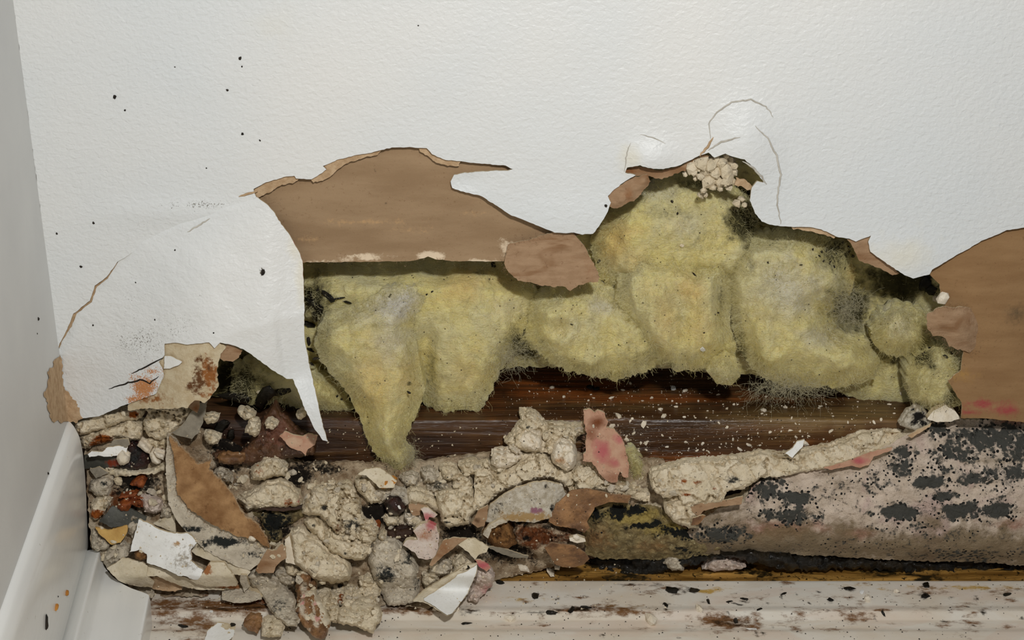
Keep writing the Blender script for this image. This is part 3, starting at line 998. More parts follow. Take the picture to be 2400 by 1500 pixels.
def wool(poly, Y0, T, label, edge=60.0, stain=None, res=6.5, rough=6.0, fn=None, nf=1300, L=0.007, sc=55.0, amp=0.0035, fib='fibre', name='glass_wool_tuft', back=0.012):
    SEED[0] += 13
    sd = SEED[0]
    keepd = {}

    def dep(u, v, d):
        wv = 0.75 + 0.5 * fbm(u / 60.0, v / 60.0, 0.0, 3, sd + 8)
        pr = 0.55 * sstep(0, 1, d / (edge * wv)) + 0.45 * np.clip(d / (edge * wv), 0, 1) ** 0.7
        y = Y0 - T * pr
        n_ = fbm(u / sc, v / (sc * 1.4), 0.0, 5, sd, 0.55)
        rdg = 1 - np.abs(fbm(u / (sc * 0.8), v / (sc * 1.6), 2.0, 3, sd + 3))
        y = y - amp * 1.5 * n_ * (0.5 + 0.5 * pr) - amp * 0.9 * (rdg - 0.7) * (0.4 + 0.6 * pr) - 0.0011 * fbm(u / 9.0, v / 13.0, 0.0, 4, sd + 5)
        if fn is not None:
            y = y + fn(u, v)
        keepd['u'], keepd['v'], keepd['d'], keepd['y'] = u, v, d, y
        return y

    st = stain or (lambda u, v, d: (0 * u, 0 * u, 0 * u))
    o_ = relief(name, poly, dep, lambda u, v, d: (np.clip(0.027 - keepd['y'], 0.0015, back) if name == 'glass_wool_tuft' else 0.004 + 0 * u), [M['wool'], M['wool']], res=res, rough=rough, stain=st, seed=sd)
    tag(o_, label, 'insulation', 'lumps of glass wool in the wall cavity')
    u, v, d, y = keepd['u'], keepd['v'], keepd['d'], keepd['y']
    pts_ = at(u, v, y)
    # outline gets most of the fuzz
    e = d < 14
    nr = np.zeros((len(u), 3))
    nr[:, 1] = -1
    cu, cv = u.mean(), v.mean()
    outv = np.stack([(u - cu), 0 * u, -(v - cv)], 1)
    outv /= (np.linalg.norm(outv, axis=1)[:, None] + 1e-6)
    nr[e] = outv[e] * 1.1 + np.array([0, -1.0, 0])
    e2 = (d > 4) & (d < 34)
    nr2 = outv * 1.5 + np.array([0, -1.0, 0])
    strands('loose_fibres', o_, pts_[e2] + np.array([0, -0.0008, 0]), nr2[e2], int(nf * 0.9), L * 0.8, 0.00006, fib, sd, 0.25, 1.0)
    if (~e).sum() > 10:
        strands('surface_fibres', o_, pts_[~e], nr[~e], int(nf * 1.1), L * 1.1, 0.00004, fib, sd + 1, 0.2, 0.3)
    return o_


# back layer
wool([(480, 640), (600, 380), (900, 330), (1300, 360), (1560, 350), (1800, 370), (2000, 500), (2330, 560), (2330, 980), (2120, 985), (1900, 890), (1500, 860), (1150, 860), (900, 930), (480, 930)],
     0.036, 0.003, 'recessed olive yellow glass wool layer behind the other lumps', edge=40, res=11, nf=900, sc=80, rough=4, name='glass_wool_batt', amp=0.005,
     stain=lambda u, v, d: (np.maximum(ell([(2110, 650, 110, 70, 1.0), (2000, 720, 60, 60, .9), (560, 900, 110, 110, 1.0), (1740, 480, 60, 60, .9), (760, 720, 70, 50, .9), (1230, 800, 60, 60, .9), (2150, 830, 90, 40, .9)], u, v, 91), 0.12), 0 * u, 0 * u))  # first mask darkens the hollows: shade put into the wool colour
wool([(712, 618), (800, 600), (1000, 596), (1150, 600), (1240, 650), (1265, 690), (1235, 765), (1205, 828), (1172, 868), (1152, 925), (1118, 968), (1085, 962), (1045, 968), (1002, 955), (960, 900), (880, 820), (800, 760), (715, 740)],
     0.022, 0.010, 'broad yellow glass wool lump under the brown paper sheet', edge=90, nf=1700, sc=60,
     fn=lambda u, v: 0.009 * (1 - sstep(630, 690, v)) + 0.005 * np.exp(-((u - 995) / 22.0) ** 2) * sstep(740, 800, v),
     stain=lambda u, v, d: (ell([(730, 700, 50, 55, .9), (1010, 860, 24, 90, .45), (1210, 800, 30, 40, .8), (1120, 640, 30, 10, .4), (1230, 740, 40, 14, .4)], u, v, 92), ell([(1090, 660, 60, 50, .7), (1180, 640, 60, 40, .6), (1090, 880, 60, 60, .3)], u, v, 93), ell([(1190, 720, 50, 30, .35)], u, v, 94)))  # first mask also paints the shade of the hollow beside the tongue
wool([(545, 850), (600, 830), (680, 840), (740, 860), (800, 900), (832, 965), (790, 972), (730, 965), (660, 945), (590, 950), (540, 930)],
     0.024, 0.010, 'low yellow glass wool tuft behind the hanging white spike', nf=700, edge=50,
     stain=lambda u, v, d: (ell([(570, 900, 70, 60, .9)], u, v, 95), 0 * u, 0 * u))  # shade of the hollow under the flap, put into the wool colour
wool([(742, 772), (762, 742), (832, 714), (896, 680), (935, 667), (975, 672), (1000, 700), (985, 740), (976, 780), (982, 850), (996, 910), (985, 952), (962, 1005), (948, 1045), (972, 1072), (962, 1098), (940, 1118), (905, 1095), (872, 1052), (848, 992), (818, 930), (792, 892), (752, 852), (736, 806)],
     0.012, 0.013, 'long yellow glass wool tongue with a whitish top hanging over the plate', edge=70, nf=2000, L=0.006, sc=60, amp=0.0022, rough=4,
     fn=lambda u, v: -0.004 * sstep(850, 1050, v),
     stain=lambda u, v, d: (ell([(915, 1095, 50, 24, .5), (960, 900, 6, 6, 1.0)], u, v, 96), ell([(880, 900, 60, 110, .55), (950, 890, 40, 60, .5)], u, v, 97), ell([(935, 715, 62, 52, 1.15), (920, 800, 60, 50, .55), (850, 740, 60, 30, .4)], u, v, 98)))
wool([(1240, 700), (1300, 670), (1390, 655), (1460, 690), (1540, 740), (1570, 800), (1560, 850), (1500, 880), (1440, 892), (1390, 885), (1330, 872), (1290, 850), (1250, 822), (1205, 815), (1235, 770)],
     0.022, 0.013, 'yellow glass wool lump with a small coiled swirl', edge=70, nf=1500,
     fn=lambda u, v: 0.0035 * np.exp(-(((u - 1312) / 11.0) ** 2 + ((v - 768) / 10.0) ** 2)) - 0.0035 * np.exp(-((np.hypot(u - 1312, (v - 768) * 1.1) - 34) / 15.0) ** 2),
     stain=lambda u, v, d: (ell([(1225, 810, 36, 26, .9), (1440, 880, 80, 14, .4), (1500, 830, 40, 30, .4)], u, v, 99), 0 * u, ell([(1410, 720, 40, 26, .6), (1330, 770, 50, 40, .25)], u, v, 100)))
wool([(1385, 560), (1420, 500), (1470, 450), (1540, 415), (1620, 400), (1700, 420), (1750, 460), (1780, 520), (1790, 600), (1740, 660), (1660, 680), (1560, 690), (1470, 680), (1400, 660)],
     0.026, 0.013, 'greenish dome of glass wool under the gypsum crumbs', edge=80, nf=1500,
     stain=lambda u, v, d: (ell([(1745, 520, 50, 60, .9), (1650, 430, 90, 20, .6), (1560, 500, 120, 30, .35), (1640, 560, 90, 60, .3)], u, v, 101), ell([(1440, 570, 50, 70, .8), (1480, 610, 40, 40, .5)], u, v, 102), ell([(1530, 440, 60, 30, .4), (1600, 530, 50, 30, .35)], u, v, 103)))
wool([(1450, 640), (1480, 580), (1560, 600), (1640, 620), (1700, 610), (1720, 680), (1712, 760), (1725, 820), (1690, 850), (1640, 862), (1590, 875), (1540, 840), (1490, 800), (1460, 750), (1440, 700)],
     0.018, 0.014, 'bright yellow vertical fold of glass wool in the middle of the hole', edge=70, nf=1500, sc=50,
     stain=lambda u, v, d: (ell([(1690, 700, 14, 60, .5), (1560, 860, 60, 20, .6), (1690, 840, 20, 14, .6)], u, v, 104), ell([(1620, 680, 50, 40, .7), (1560, 740, 40, 90, .5), (1640, 760, 40, 80, .4)], u, v, 105), 0 * u))
wool([(1690, 660), (1735, 570), (1800, 540), (1900, 545), (1980, 570), (2005, 640), (1990, 700), (1950, 730), (1960, 770), (2030, 790), (2062, 840), (2052, 890), (1990, 905), (1920, 908), (1850, 905), (1790, 890), (1750, 850), (1720, 790), (1705, 720)],
     0.022, 0.015, 'largest pale yellow glass wool lump at the right of the hole', edge=90, nf=2200, sc=65, L=0.008,
     stain=lambda u, v, d: (ell([(1950, 600, 60, 50, .7), (1990, 710, 60, 40, .9), (1760, 620, 20, 40, .4), (1740, 820, 16, 70, .6), (1830, 900, 80, 18, .4)], u, v, 106), ell([(2000, 640, 16, 50, .8)], u, v, 107), ell([(1850, 680, 90, 70, .65), (1930, 790, 70, 30, .5)], u, v, 108)))
wool([(1655, 868), (1672, 838), (1700, 822), (1725, 838), (1735, 880), (1715, 905), (1680, 900)], 0.012, 0.010, 'small rolled glass wool knob resting on the timber plate', edge=30, nf=350, L=0.004, rough=2)
wool([(2040, 770), (2065, 730), (2110, 715), (2160, 722), (2185, 760), (2180, 810), (2150, 835), (2100, 838), (2055, 820)], 0.020, 0.013, 'round pale glass wool ball left of the brown paper lip', edge=50, nf=800,
     stain=lambda u, v, d: (ell([(2060, 840, 40, 20, .7)], u, v, 109), 0 * u, ell([(2110, 770, 40, 40, .5)], u, v, 110)))
wool([(2125, 880), (2140, 830), (2190, 800), (2240, 810), (2270, 860), (2262, 930), (2240, 955), (2190, 962), (2140, 950)], 0.014, 0.010, 'olive glass wool tuft low beside the red-smeared paper', edge=40, nf=700,
     stain=lambda u, v, d: (np.maximum(0.2, ell([(2165, 840, 40, 30, .8), (2230, 930, 30, 30, .7)], u, v, 111)), 0 * u, 0 * u))
wool([(1462, 1056), (1487, 1056), (1510, 1080), (1522, 1120), (1512, 1140), (1490, 1138), (1472, 1122), (1470, 1088)], 0.008, 0.006, 'small green glass wool tuft beside the salmon paper scrap', edge=25, nf=300, L=0.004, rough=2,
     stain=lambda u, v, d: (0.25 + 0 * u, 0 * u, 0 * u))
# wispy hanging beard below the right lump, and wisps by the tongue
for nm, cx, cy, rx, ry, n_, L_, Yw, lab in [
        ('fibre_wisp', 1850, 905, 85, 16, 420, 0.016, 0.006, 'grey wispy fibres hanging below the largest pale glass wool lump'),
        ('fibre_wisp', 1200, 835, 40, 30, 300, 0.011, 0.012, 'grey wispy fibres between the broad lump and the coiled lump'),
        ('fibre_wisp', 960, 1065, 14, 22, 220, 0.008, 0.002, 'pale wispy fibres at the tip of the glass wool tongue'),
        ('fibre_wisp', 1990, 720, 45, 40, 420, 0.013, 0.010, 'grey wispy fibres over the dark hollow in the glass wool')]:
    rg = np.random.RandomState(int(cx))
    bu = cx + rg.normal(0, rx * 0.6, 200)
    bv = cy + rg.normal(0, ry * 0.6, 200)
    bp_ = at(bu, bv, Yw + rg.uniform(-0.003, 0.003, 200))
    o_ = strands(nm, None, bp_, np.tile([0, -0.2, -0.4], (200, 1)), n_, L_, 0.00005, 'fibre2', int(cx) + 5, 0.3, 0.3)
    tag(o_, lab, 'fibres', None, 'stuff')

# ------------------------------------------------------------------ mouldy board along the foot of the wall
def slabY(v):
    return np.interp(v, [960, 1040, 1120, 1200, 1260, 1300, 1340], [0.010, 0.004, -0.002, -0.005, -0.0045, -0.002, 0.002])


def mould_stain(u, v, d):
    gate_u = 1
    g_ = ell([(1870, 1168, 52, 30, 1.3), (2310, 1025, 150, 46, 1.0), (2240, 1060, 80, 34, .95), (2180, 1130, 60, 20, 1.2), (2205, 1165, 46, 18, 1.2), (2110, 1200, 64, 24, 1.25), (2250, 1195, 78, 30, 1.25),
              (2335, 1195, 60, 30, 1.15), (2285, 1122, 70, 24, 1.0), (2115, 1092, 40, 34, .95), (2400, 1050, 70, 60, 1.0), (1800, 1150, 80, 46, .85), (1840, 1210, 100, 30, .85), (1690, 1250, 100, 30, .95),
              (2120, 1062, 36, 24, 1.0), (2200, 1005, 40, 28, 1.0), (2385, 1110, 50, 26, 1.0), (2050, 1130, 90, 60, .5), (2130, 1235, 110, 20, .6), (2260, 1300, 220, 24, .6), (2200, 1110, 100, 60, .55), (1780, 1120, 50, 20, .85),
              (1960, 1150, 80, 50, .42), (2200, 1250, 230, 40, .4), (1980, 1280, 200, 30, .4), (2340, 1110, 120, 90, .5)], u, v, 121)
    grn = np.clip(ell([(1850, 1285, 330, 60, 1.0), (2250, 1290, 330, 62, 1.0), (2190, 1225, 50, 30, .6), (1700, 1230, 120, 50, .55), (2330, 1080, 120, 10, .4)], u, v, 122), 0, 1)
    pk = ell([(1830, 1240, 110, 26, .75), (2010, 1250, 60, 16, .75), (2370, 1230, 50, 16, .55), (1760, 1140, 40, 16, .55), (2380, 990, 70, 10, .7)], u, v, 123)
    return g_, grn, pk


o = relief('mouldy_board', [(1600, 1255), (1640, 1222), (1682, 1192), (1742, 1178), (1764, 1140), (1800, 1117), (1850, 1107), (1920, 1098), (1990, 1083), (2032, 1066), (2092, 1040), (2134, 1012), (2182, 990),
                            (2250, 983), (2330, 985), (2400, 990), (2620, 996), (2620, 1335), (2400, 1326), (2300, 1318), (2200, 1316), (2100, 1313), (2000, 1306), (1900, 1301), (1800, 1297), (1720, 1302), (1660, 1300), (1610, 1290)],
           lambda u, v, d: slabY(v) + 0.004 * (1 - sstep(0, 34, d)) - 0.0022 * fbm(u / 70.0, v / 40.0, 0, 4, 61) - 0.0015 * fbm(u / 14.0, v / 14.0, 0, 4, 62), lambda u, v, d: np.clip(0.0122 - slabY(v), 0.003, 0.009),
           [M['mould'], M['gyp']], res=6, rough=3, stain=mould_stain)
tag(o, 'long pinkish plasterboard strip covered in grey and black mould', 'plasterboard')
o = relief('mouldy_board', [(1366, 1250), (1372, 1212), (1392, 1186), (1430, 1171), (1470, 1176), (1512, 1184), (1548, 1190), (1565, 1212), (1604, 1240), (1640, 1255), (1690, 1285), (1660, 1302), (1600, 1309), (1540, 1313), (1480, 1312), (1410, 1310), (1374, 1298)],
           lambda u, v, d: slabY(v) - 0.001 + 0.004 * (1 - sstep(0, 30, d)) - 0.0026 * fbm(u / 45.0, v / 35.0, 0, 4, 63) - 0.0026 * fbm(u / 11.0, v / 11.0, 0, 4, 64), 0.009,
           [M['olive'], M['gyp']], res=4.5, rough=4, smooth=False,
           stain=lambda u, v, d: (ell([(1448, 1198, 34, 22, 1.15), (1400, 1205, 26, 28, .8), (1490, 1195, 30, 20, 1.0), (1500, 1232, 44, 10, 1.1), (1610, 1250, 60, 16, 1.1), (1600, 1290, 40, 14, .7), (1400, 1250, 20, 16, .5), (1540, 1225, 24, 12, .8)], u, v, 124),
                                  ell([(1400, 1260, 40, 40, .5), (1530, 1280, 60, 20, .4)], u, v, 125), ell([(1480, 1210, 90, 26, .8), (1560, 1240, 60, 16, .8)], u, v, 126)))
tag(o, 'olive plasterboard lump crusted with black mould spots', 'plasterboard')

# ------------------------------------------------------------------ heap base
HV = [900, 1000, 1100, 1200, 1300, 1350, 1380, 1400, 1425, 1450, 1475, 1500, 1560]
HY = [0.008, 0.006, 0.002, -0.006, -0.012, -0.0155] + [float(at_z(1200, q, 0.0)[0, 1]) - 0.0045 for q in (1380, 1400, 1425, 1450, 1475, 1500, 1560)]


def heapY(u, v):
    return np.interp(v, HV, HY)


o = relief('rubble_bed', [(196, 1000), (330, 990), (480, 1010), (600, 1070), (720, 1085), (900, 1085), (1010, 1080), (1150, 1060), (1300, 1060), (1560, 1080), (1600, 1200), (1420, 1240), (1290, 1330), (1160, 1360), (1140, 1390), (1000, 1425), (900, 1420), (760, 1440), (620, 1415), (500, 1400),
                          (360, 1398), (300, 1372), (240, 1320), (212, 1280), (205, 1150)],
           lambda u, v, d: heapY(u, v) * (1 - sstep(1000, 1300, u)) + np.maximum(slabY(v), -0.003) * sstep(1000, 1300, u) + 0.0035 - 0.0035 * fbm(u / 42.0, v / 34.0, 0.0, 5, 55) - 0.0012 * fbm(u / 9.0, v / 9.0, 0.0, 3, 57), 0.002,
           M['rubble'], res=7, rough=4,
           stain=lambda u, v, d: (ell([(580, 1060, 120, 50, 1.0), (880, 1200, 60, 40, 1.0), (320, 1130, 90, 40, .9), (640, 1230, 70, 40, .9), (1080, 1250, 70, 30, .9), (700, 1110, 60, 40, .9), (1180, 1290, 90, 40, .9), (290, 1210, 60, 40, .8), (760, 1100, 80, 20, .7)], u, v, 131),
                                  ell([(300, 1170, 60, 40, .8), (560, 1410, 160, 20, .7), (1200, 1280, 80, 40, .6)], u, v, 132), ell([(800, 1160, 100, 40, .6), (1060, 1120, 120, 40, .9), (1250, 1090, 150, 50, .9), (480, 1160, 40, 30, .4)], u, v, 133)))
tag(o, 'bed of fine dirty plaster rubble heaped against the timber plate', 'rubble', None, 'stuff')

# ------------------------------------------------------------------ traced pieces of the heap
def chunk(name, poly, label, mat='gyp', cat='plaster', T=4.0, lift=0.0, rough=3.2, res=4.2, st=None, tilt=None, amp=1.0, facet=0.8, parent=None, base=None, group=None, edge=None, back=4.0, side=None):
    """a broken lump; T = height of its front in millimetres, lift = how far it sits out of the heap"""
    SEED[0] += 11
    sd = SEED[0]
    rg = random.Random(sd)
    P = np.array(poly, float)
    uc, vc = P.mean(0)
    size = min(np.ptp(P[:, 0]), np.ptp(P[:, 1]))
    ew = (edge or max(5.0, min(14.0, size * 0.28))) * 0.8
    tu, tv = tilt or (rg.uniform(-0.4, 0.4), rg.uniform(-0.45, 0.2))
    bf = base or heapY

    def dep(u, v, d):
        y = bf(u, v) + 0.002 - lift / 1000.0
        x_ = np.clip(d / ew, 0, 1)
        pr = 0.75 * np.clip(x_ * 2.6, 0, 1) ** 0.7 + 0.25 * sstep(0, 1, x_)
        y = y - T / 1000.0 * 0.75 * pr
        y = y + ((u - uc) * tu + (v - vc) * tv) / PXMM / 1000.0 * 0.6
        for cs, ck in ((size * 0.55 + 10, 1.0), (size * 0.2 + 7, 0.55)):
            wx = 0.22 * fbm(u / 14.0, v / 14.0, 0.0, 3, sd + 6)
            f1, f2, val, ox, oy = cells(u / cs + wx, v / (cs * 0.8) + wx, sd + int(cs))
            a1 = np.modf(val * 17.31)[0] - 0.5
            a2 = np.modf(val * 41.77)[0] - 0.5
            y = y - ck * facet / 1000.0 * (1.8 * (val - 0.5) + 6.0 * a1 * ox + 6.0 * a2 * oy) * pr
            y = y + ck * facet / 1000.0 * 1.9 * np.exp(-((f2 - f1) / 0.045) ** 2) * pr
        rz = np.abs(fbm(u / 11.0, v / 11.0, 0.0, 4, sd + 2, 0.62))
        y = y - amp * 0.0007 * fbm(u / 19.0, v / 19.0, 0.0, 3, sd + 2, 0.5) + amp * 0.0004 * (0.3 - rz) - amp * 0.00012 * vnoise(u / 4.0, v / 4.0, 0.0, sd + 4)
        return y

    sf = None
    ss = st or {}
    sf = lambda u, v, d: (ell(ss.get('r', []), u, v, sd), ell(ss.get('g', []), u, v, sd + 1), ell(ss.get('b', []), u, v, sd + 2))
    o_ = relief(name, poly, dep, back / 1000.0, [M[mat], M[side or mat]], res=res, rough=rough, stain=sf, parent=parent, seed=sd, smooth=mat not in ('gyp', 'gypg', 'pale', 'rubble', 'stonebrown', 'pinkwhite') or facet < 0.4)
    if parent is None:
        tag(o_, label, cat, group)
    return o_


def thin(name, poly, label, mat='white', cat='paint flake', T=1.2, lift=2.0, rough=1.5, res=5.0, st=None, tilt=None, edge='cream_edge', parent=None, curl=0.0, th=0.8, base=None, group=None):
    """a flat flake or scrap lying on the heap"""
    SEED[0] += 11
    sd = SEED[0]
    rg = random.Random(sd)
    P = np.array(poly, float)
    uc, vc = P.mean(0)
    tu, tv = tilt or (rg.uniform(-0.2, 0.2), rg.uniform(-0.3, 0.1))
    bf = base or heapY
    ss = st or {}

    def dep(u, v, d):
        y = bf(np.full_like(u, uc), np.full_like(v, vc)) + (bf(u, v) - bf(np.full_like(u, uc), np.full_like(v, vc))) * 0.85 - lift / 1000.0
        y = y + ((u - uc) * tu + (v - vc) * tv) / PXMM / 1000.0 * 0.6
        y = y - T / 1000.0 * fbm(u / 60.0, v / 60.0, 0.0, 3, sd) - curl / 1000.0 * ((u - uc) / (np.ptp(P[:, 0]) / 2)) ** 2
        return y - 0.00015 * fbm(u / 8.0, v / 8.0, 0.0, 2, sd + 1)

    sf = lambda u, v, d: (ell(ss.get('r', []), u, v, sd), ell(ss.get('g', []), u, v, sd + 1), ell(ss.get('b', []), u, v, sd + 2))
    o_ = relief(name, poly, dep, th / 1000.0, [M[mat], M[edge]], res=res, rough=rough, stain=sf, parent=parent, seed=sd)
    if parent is None:
        tag(o_, label, cat, group)
    return o_


G = 'gypsum_chunk'
# -- layered gypsum under the flap, upper left
thin('paper_sheet', [(198, 1067), (235, 1068), (275, 1072), (290, 1085), (277, 1093), (250, 1096), (198, 1099)], 'dark grey film strip beside the baseboard end', 'darkgrey', 'film', lift=1, st={'g': [(262, 1085, 20, 10, .9)]}, edge='darkgrey')
chunk(G, [(187, 1023), (215, 1017), (253, 1003), (297, 985), (320, 987), (333, 987), (338, 1000), (333, 1020), (327, 1032), (302, 1030), (277, 1025), (263, 1034), (243, 1040), (227, 1043), (207, 1050), (193, 1050)],
      'cracked gypsum layer with a brown rust stain under the peeling flap', T=5, st={'g': [(240, 1030, 34, 14, 1.0), (222, 1042, 22, 10, 1.0)], 'r': [(225, 1046, 18, 6, .8)]}, facet=1.2)
chunk(G, [(177, 990), (202, 982), (222, 973), (247, 966), (277, 961), (307, 957), (327, 954), (342, 962), (333, 978), (320, 985), (297, 985), (268, 996), (243, 1006), (215, 1015), (187, 1021), (178, 1007)],
      'long pale gypsum layer directly under the lower edge of the flap', T=5, lift=3, st={'g': [(312, 970, 16, 10, 1.0), (300, 962, 20, 5, .6)]}, facet=0.7)
chunk(G, [(340, 958), (377, 950), (410, 947), (433, 951), (449, 965), (435, 982), (428, 994), (420, 1007), (403, 1017), (393, 1029), (360, 1030), (347, 1021), (337, 1007), (337, 987), (347, 970)],
      'blocky cream gypsum lump with fine cracks below the flap', T=7, lift=3, facet=1.4, st={'r': [(385, 985, 20, 14, .3)]})
thin('paper_sheet', [(447, 967), (467, 945), (487, 938), (478, 983), (466, 1013), (450, 1029), (420, 1022), (402, 1014), (420, 1003), (433, 987)], 'grey crumpled paper shard beside the blocky gypsum lump', 'greypaper', 'paper', T=2.5, lift=4, tilt=(0.4, -0.2))
thin('paper_scrap', [(437, 930), (460, 922), (468, 940), (466, 955), (462, 968), (452, 962), (436, 950)], 'small folded tan paper curl above the grey shard', 'brown2', 'paper', lift=7, st={'g': [(460, 958, 8, 12, .8)]}, T=2)
chunk(G, [(347, 1031), (393, 1028), (397, 1047), (392, 1058), (360, 1054), (350, 1044)], 'flat layered gypsum sliver left of the cardboard tip', T=3, st={'g': [(375, 1055, 16, 4, .9)]})
chunk('rust_scale', [(296, 1047), (310, 1035), (327, 1045), (347, 1062), (355, 1080), (348, 1098), (320, 1107), (297, 1102), (277, 1095), (287, 1086), (300, 1080), (300, 1068), (294, 1060)],
      'black and maroon rust scale among pale slivers', 'maroon', 'rust', T=4, lift=0.5)
thin('paper_sheet', [(253, 1047), (265, 1031), (300, 1029), (304, 1042), (297, 1049), (255, 1051)], 'grey paper patch above the crumpled white paint strip', 'greypaper', 'paper', lift=3)
thin('paint_flake', [(205, 1064), (215, 1057), (240, 1059), (253, 1048), (277, 1046), (299, 1047), (297, 1059), (277, 1068), (253, 1071), (230, 1068), (210, 1071)], 'crumpled white paint strip beside the baseboard end', 'white', T=2.5, lift=5)
chunk('plaster_pebble', [(272, 1076), (276, 1062), (287, 1053), (294, 1063), (304, 1070), (302, 1084), (290, 1091), (279, 1089)], 'small cream heart-shaped pebble on the maroon scale', 'pale', 'pebble', T=5, lift=6, rough=0.8, facet=0.2, amp=0.4)
for k, (pl, lab) in enumerate([([(321, 1044), (328, 1033), (340, 1040), (353, 1055), (351, 1063), (342, 1061)], 'upper of the pale plaster slivers beside the maroon scale'),
                               ([(350, 1063), (357, 1058), (367, 1073), (376, 1085), (367, 1089), (357, 1084), (352, 1073)], 'lower of the pale plaster slivers beside the maroon scale'),
                               ([(360, 1058), (385, 1066), (383, 1078), (367, 1071)], 'short pale plaster sliver nearest the cardboard scrap')]):
    chunk('plaster_sliver', pl, lab, 'pale', 'plaster', T=3.5, lift=4 + k, rough=0.8, res=4, facet=0.3, amp=0.4)
chunk(G, [(233, 1096), (253, 1090), (277, 1098), (303, 1105), (327, 1107), (360, 1103), (384, 1093), (385, 1102), (367, 1109), (327, 1112), (297, 1117), (273, 1117), (253, 1111)], 'thin curved tan gypsum strip below the maroon scale', 'cream', T=3, lift=2)
thin('paper_sheet', [(210, 1100), (232, 1095), (255, 1108), (225, 1122)], 'small grey paper triangle near the baseboard end', 'greypaper', 'paper', lift=2)
chunk(G, [(212, 1125), (233, 1116), (257, 1119), (265, 1133), (258, 1145), (254, 1160), (237, 1165), (220, 1162), (208, 1147)], 'pitted round plaster lump beside the baseboard', 'gypg', T=6, lift=1, st={'r': [(243, 1135, 14, 8, .8)]})
chunk(G, [(213, 1183), (227, 1166), (253, 1162), (256, 1177), (248, 1192), (242, 1206), (223, 1218), (211, 1210)], 'plaster slab with a bright orange rusty end beside the baseboard', 'gyp', T=4, lift=2, st={'g': [(226, 1208, 20, 12, 1.3)]})
chunk('rust_flake', [(275, 1188), (293, 1175), (310, 1169), (335, 1172), (338, 1187), (327, 1191), (310, 1184), (300, 1198), (283, 1196)], 'bright orange curved rust flake', 'rust', 'rust', T=3, lift=3, res=4)
chunk('rust_flake', [(277, 1165), (303, 1156), (322, 1157), (312, 1168), (283, 1170)], 'thin dark red rust flake above the bright orange one', 'rust', 'rust', T=2, lift=2, res=4)
chunk('rust_flake', [(318, 1125), (332, 1118), (342, 1128), (335, 1145), (322, 1142), (305, 1136)], 'brown rust crumb with an orange tip under the tan strip', 'rust', 'rust', T=3, lift=2, res=4)
thin('paper_sheet', [(232, 1222), (262, 1188), (300, 1190), (345, 1212), (336, 1228), (300, 1232), (262, 1236)], 'dark grey film sheet below the orange rust flake', 'darkgrey', 'film', lift=1, edge='darkgrey')
chunk(G, [(328, 1165), (360, 1172), (377, 1181), (382, 1197), (367, 1206), (340, 1199), (334, 1177)], 'pinkish cream gypsum lump right of the orange rust flake', 'pinkwhite', T=4, lift=3)
chunk(G, [(378, 1190), (400, 1184), (414, 1195), (408, 1212), (390, 1222), (376, 1210)], 'crumbly grey plaster lump against the cardboard scrap', 'gypg', T=5, lift=3, amp=1.8)
thin('paper_scrap', [(223, 1236), (253, 1243), (298, 1231), (300, 1247), (291, 1261), (283, 1271), (260, 1277), (247, 1264), (233, 1253)], 'curved amber yellow paper piece beside the baseboard', 'yellow', 'paper', T=2, lift=2, edge='yellow')
chunk(G, [(213, 1233), (223, 1238), (240, 1260), (260, 1277), (250, 1288), (228, 1292), (215, 1282)], 'grey fuzzy plaster wedge against the baseboard', 'gypg', T=3, lift=1)
chunk(G, [(240, 1312), (250, 1286), (275, 1272), (300, 1284), (308, 1300), (290, 1313), (270, 1322), (250, 1333)], 'rough beige plaster lump behind the baseboard foot', 'gypg', T=6, lift=1, amp=1.6)
chunk(G, [(295, 1232), (310, 1210), (326, 1212), (330, 1228), (318, 1250), (310, 1262), (300, 1250)], 'ragged grey plaster lump behind the big white flake', 'gypg', T=5, lift=1, amp=1.5)
thin('plaster_plate', [(358, 1226), (387, 1214), (409, 1206), (413, 1249), (393, 1242)], 'triangular beige plaster plate beside the cardboard scrap', 'cream', 'plaster', lift=3)
# cardboard-faced scrap: core and paper face
sr = empty('plasterboard_scrap', at(500, 1330, -0.02)[0])
tag(sr, 'plasterboard scrap with fuzzy brown paper face and black mould on its edge', 'plasterboard')
thin('gypsum_core', [(391, 1020), (405, 1030), (420, 1060), (430, 1120), (450, 1180), (520, 1235), (580, 1255), (632, 1290), (610, 1320), (585, 1337), (560, 1330), (520, 1310), (480, 1290), (455, 1265), (430, 1240), (410, 1215), (395, 1180), (388, 1100)], None, 'gypg', lift=6.5, T=1.5, tilt=(0.1, -0.1),
     parent=sr, th=5, edge='gypg', st={'r': [(455, 1240, 40, 10, .9), (530, 1270, 60, 14, 1.0), (590, 1300, 40, 14, .6)]})
thin('paper_face', [(396, 1024), (426, 1052), (452, 1076), (462, 1088), (478, 1084), (497, 1078), (490, 1098), (506, 1116), (525, 1135), (545, 1160), (562, 1195), (580, 1215), (606, 1232), (626, 1262), (632, 1284), (600, 1266), (560, 1256), (520, 1240), (480, 1218), (440, 1190), (416, 1160), (412, 1110), (405, 1060)],
     None, 'cardboard', lift=8.6, T=1.5, tilt=(0.1, -0.1), parent=sr, th=1.4, edge='paper_edge', rough=3.0)
thin('paper_scrap', [(598, 1337), (611, 1313), (627, 1288), (640, 1290), (649, 1289), (660, 1276), (669, 1283), (671, 1308), (660, 1314), (645, 1330), (641, 1342), (605, 1344)], 'small tan brown paper scrap at the end of the plasterboard scrap', 'brown2', 'paper', lift=10, T=1.5)
thin('plaster_plate', [(430, 1262), (450, 1252), (490, 1268), (530, 1300), (560, 1325), (586, 1340), (580, 1350), (540, 1345), (500, 1318), (460, 1300), (440, 1285)], 'long grey plaster plate edge between the plasterboard scrap and white flake', 'cream', 'plaster', lift=5, st={'r': [(480, 1280, 50, 12, .7)]})
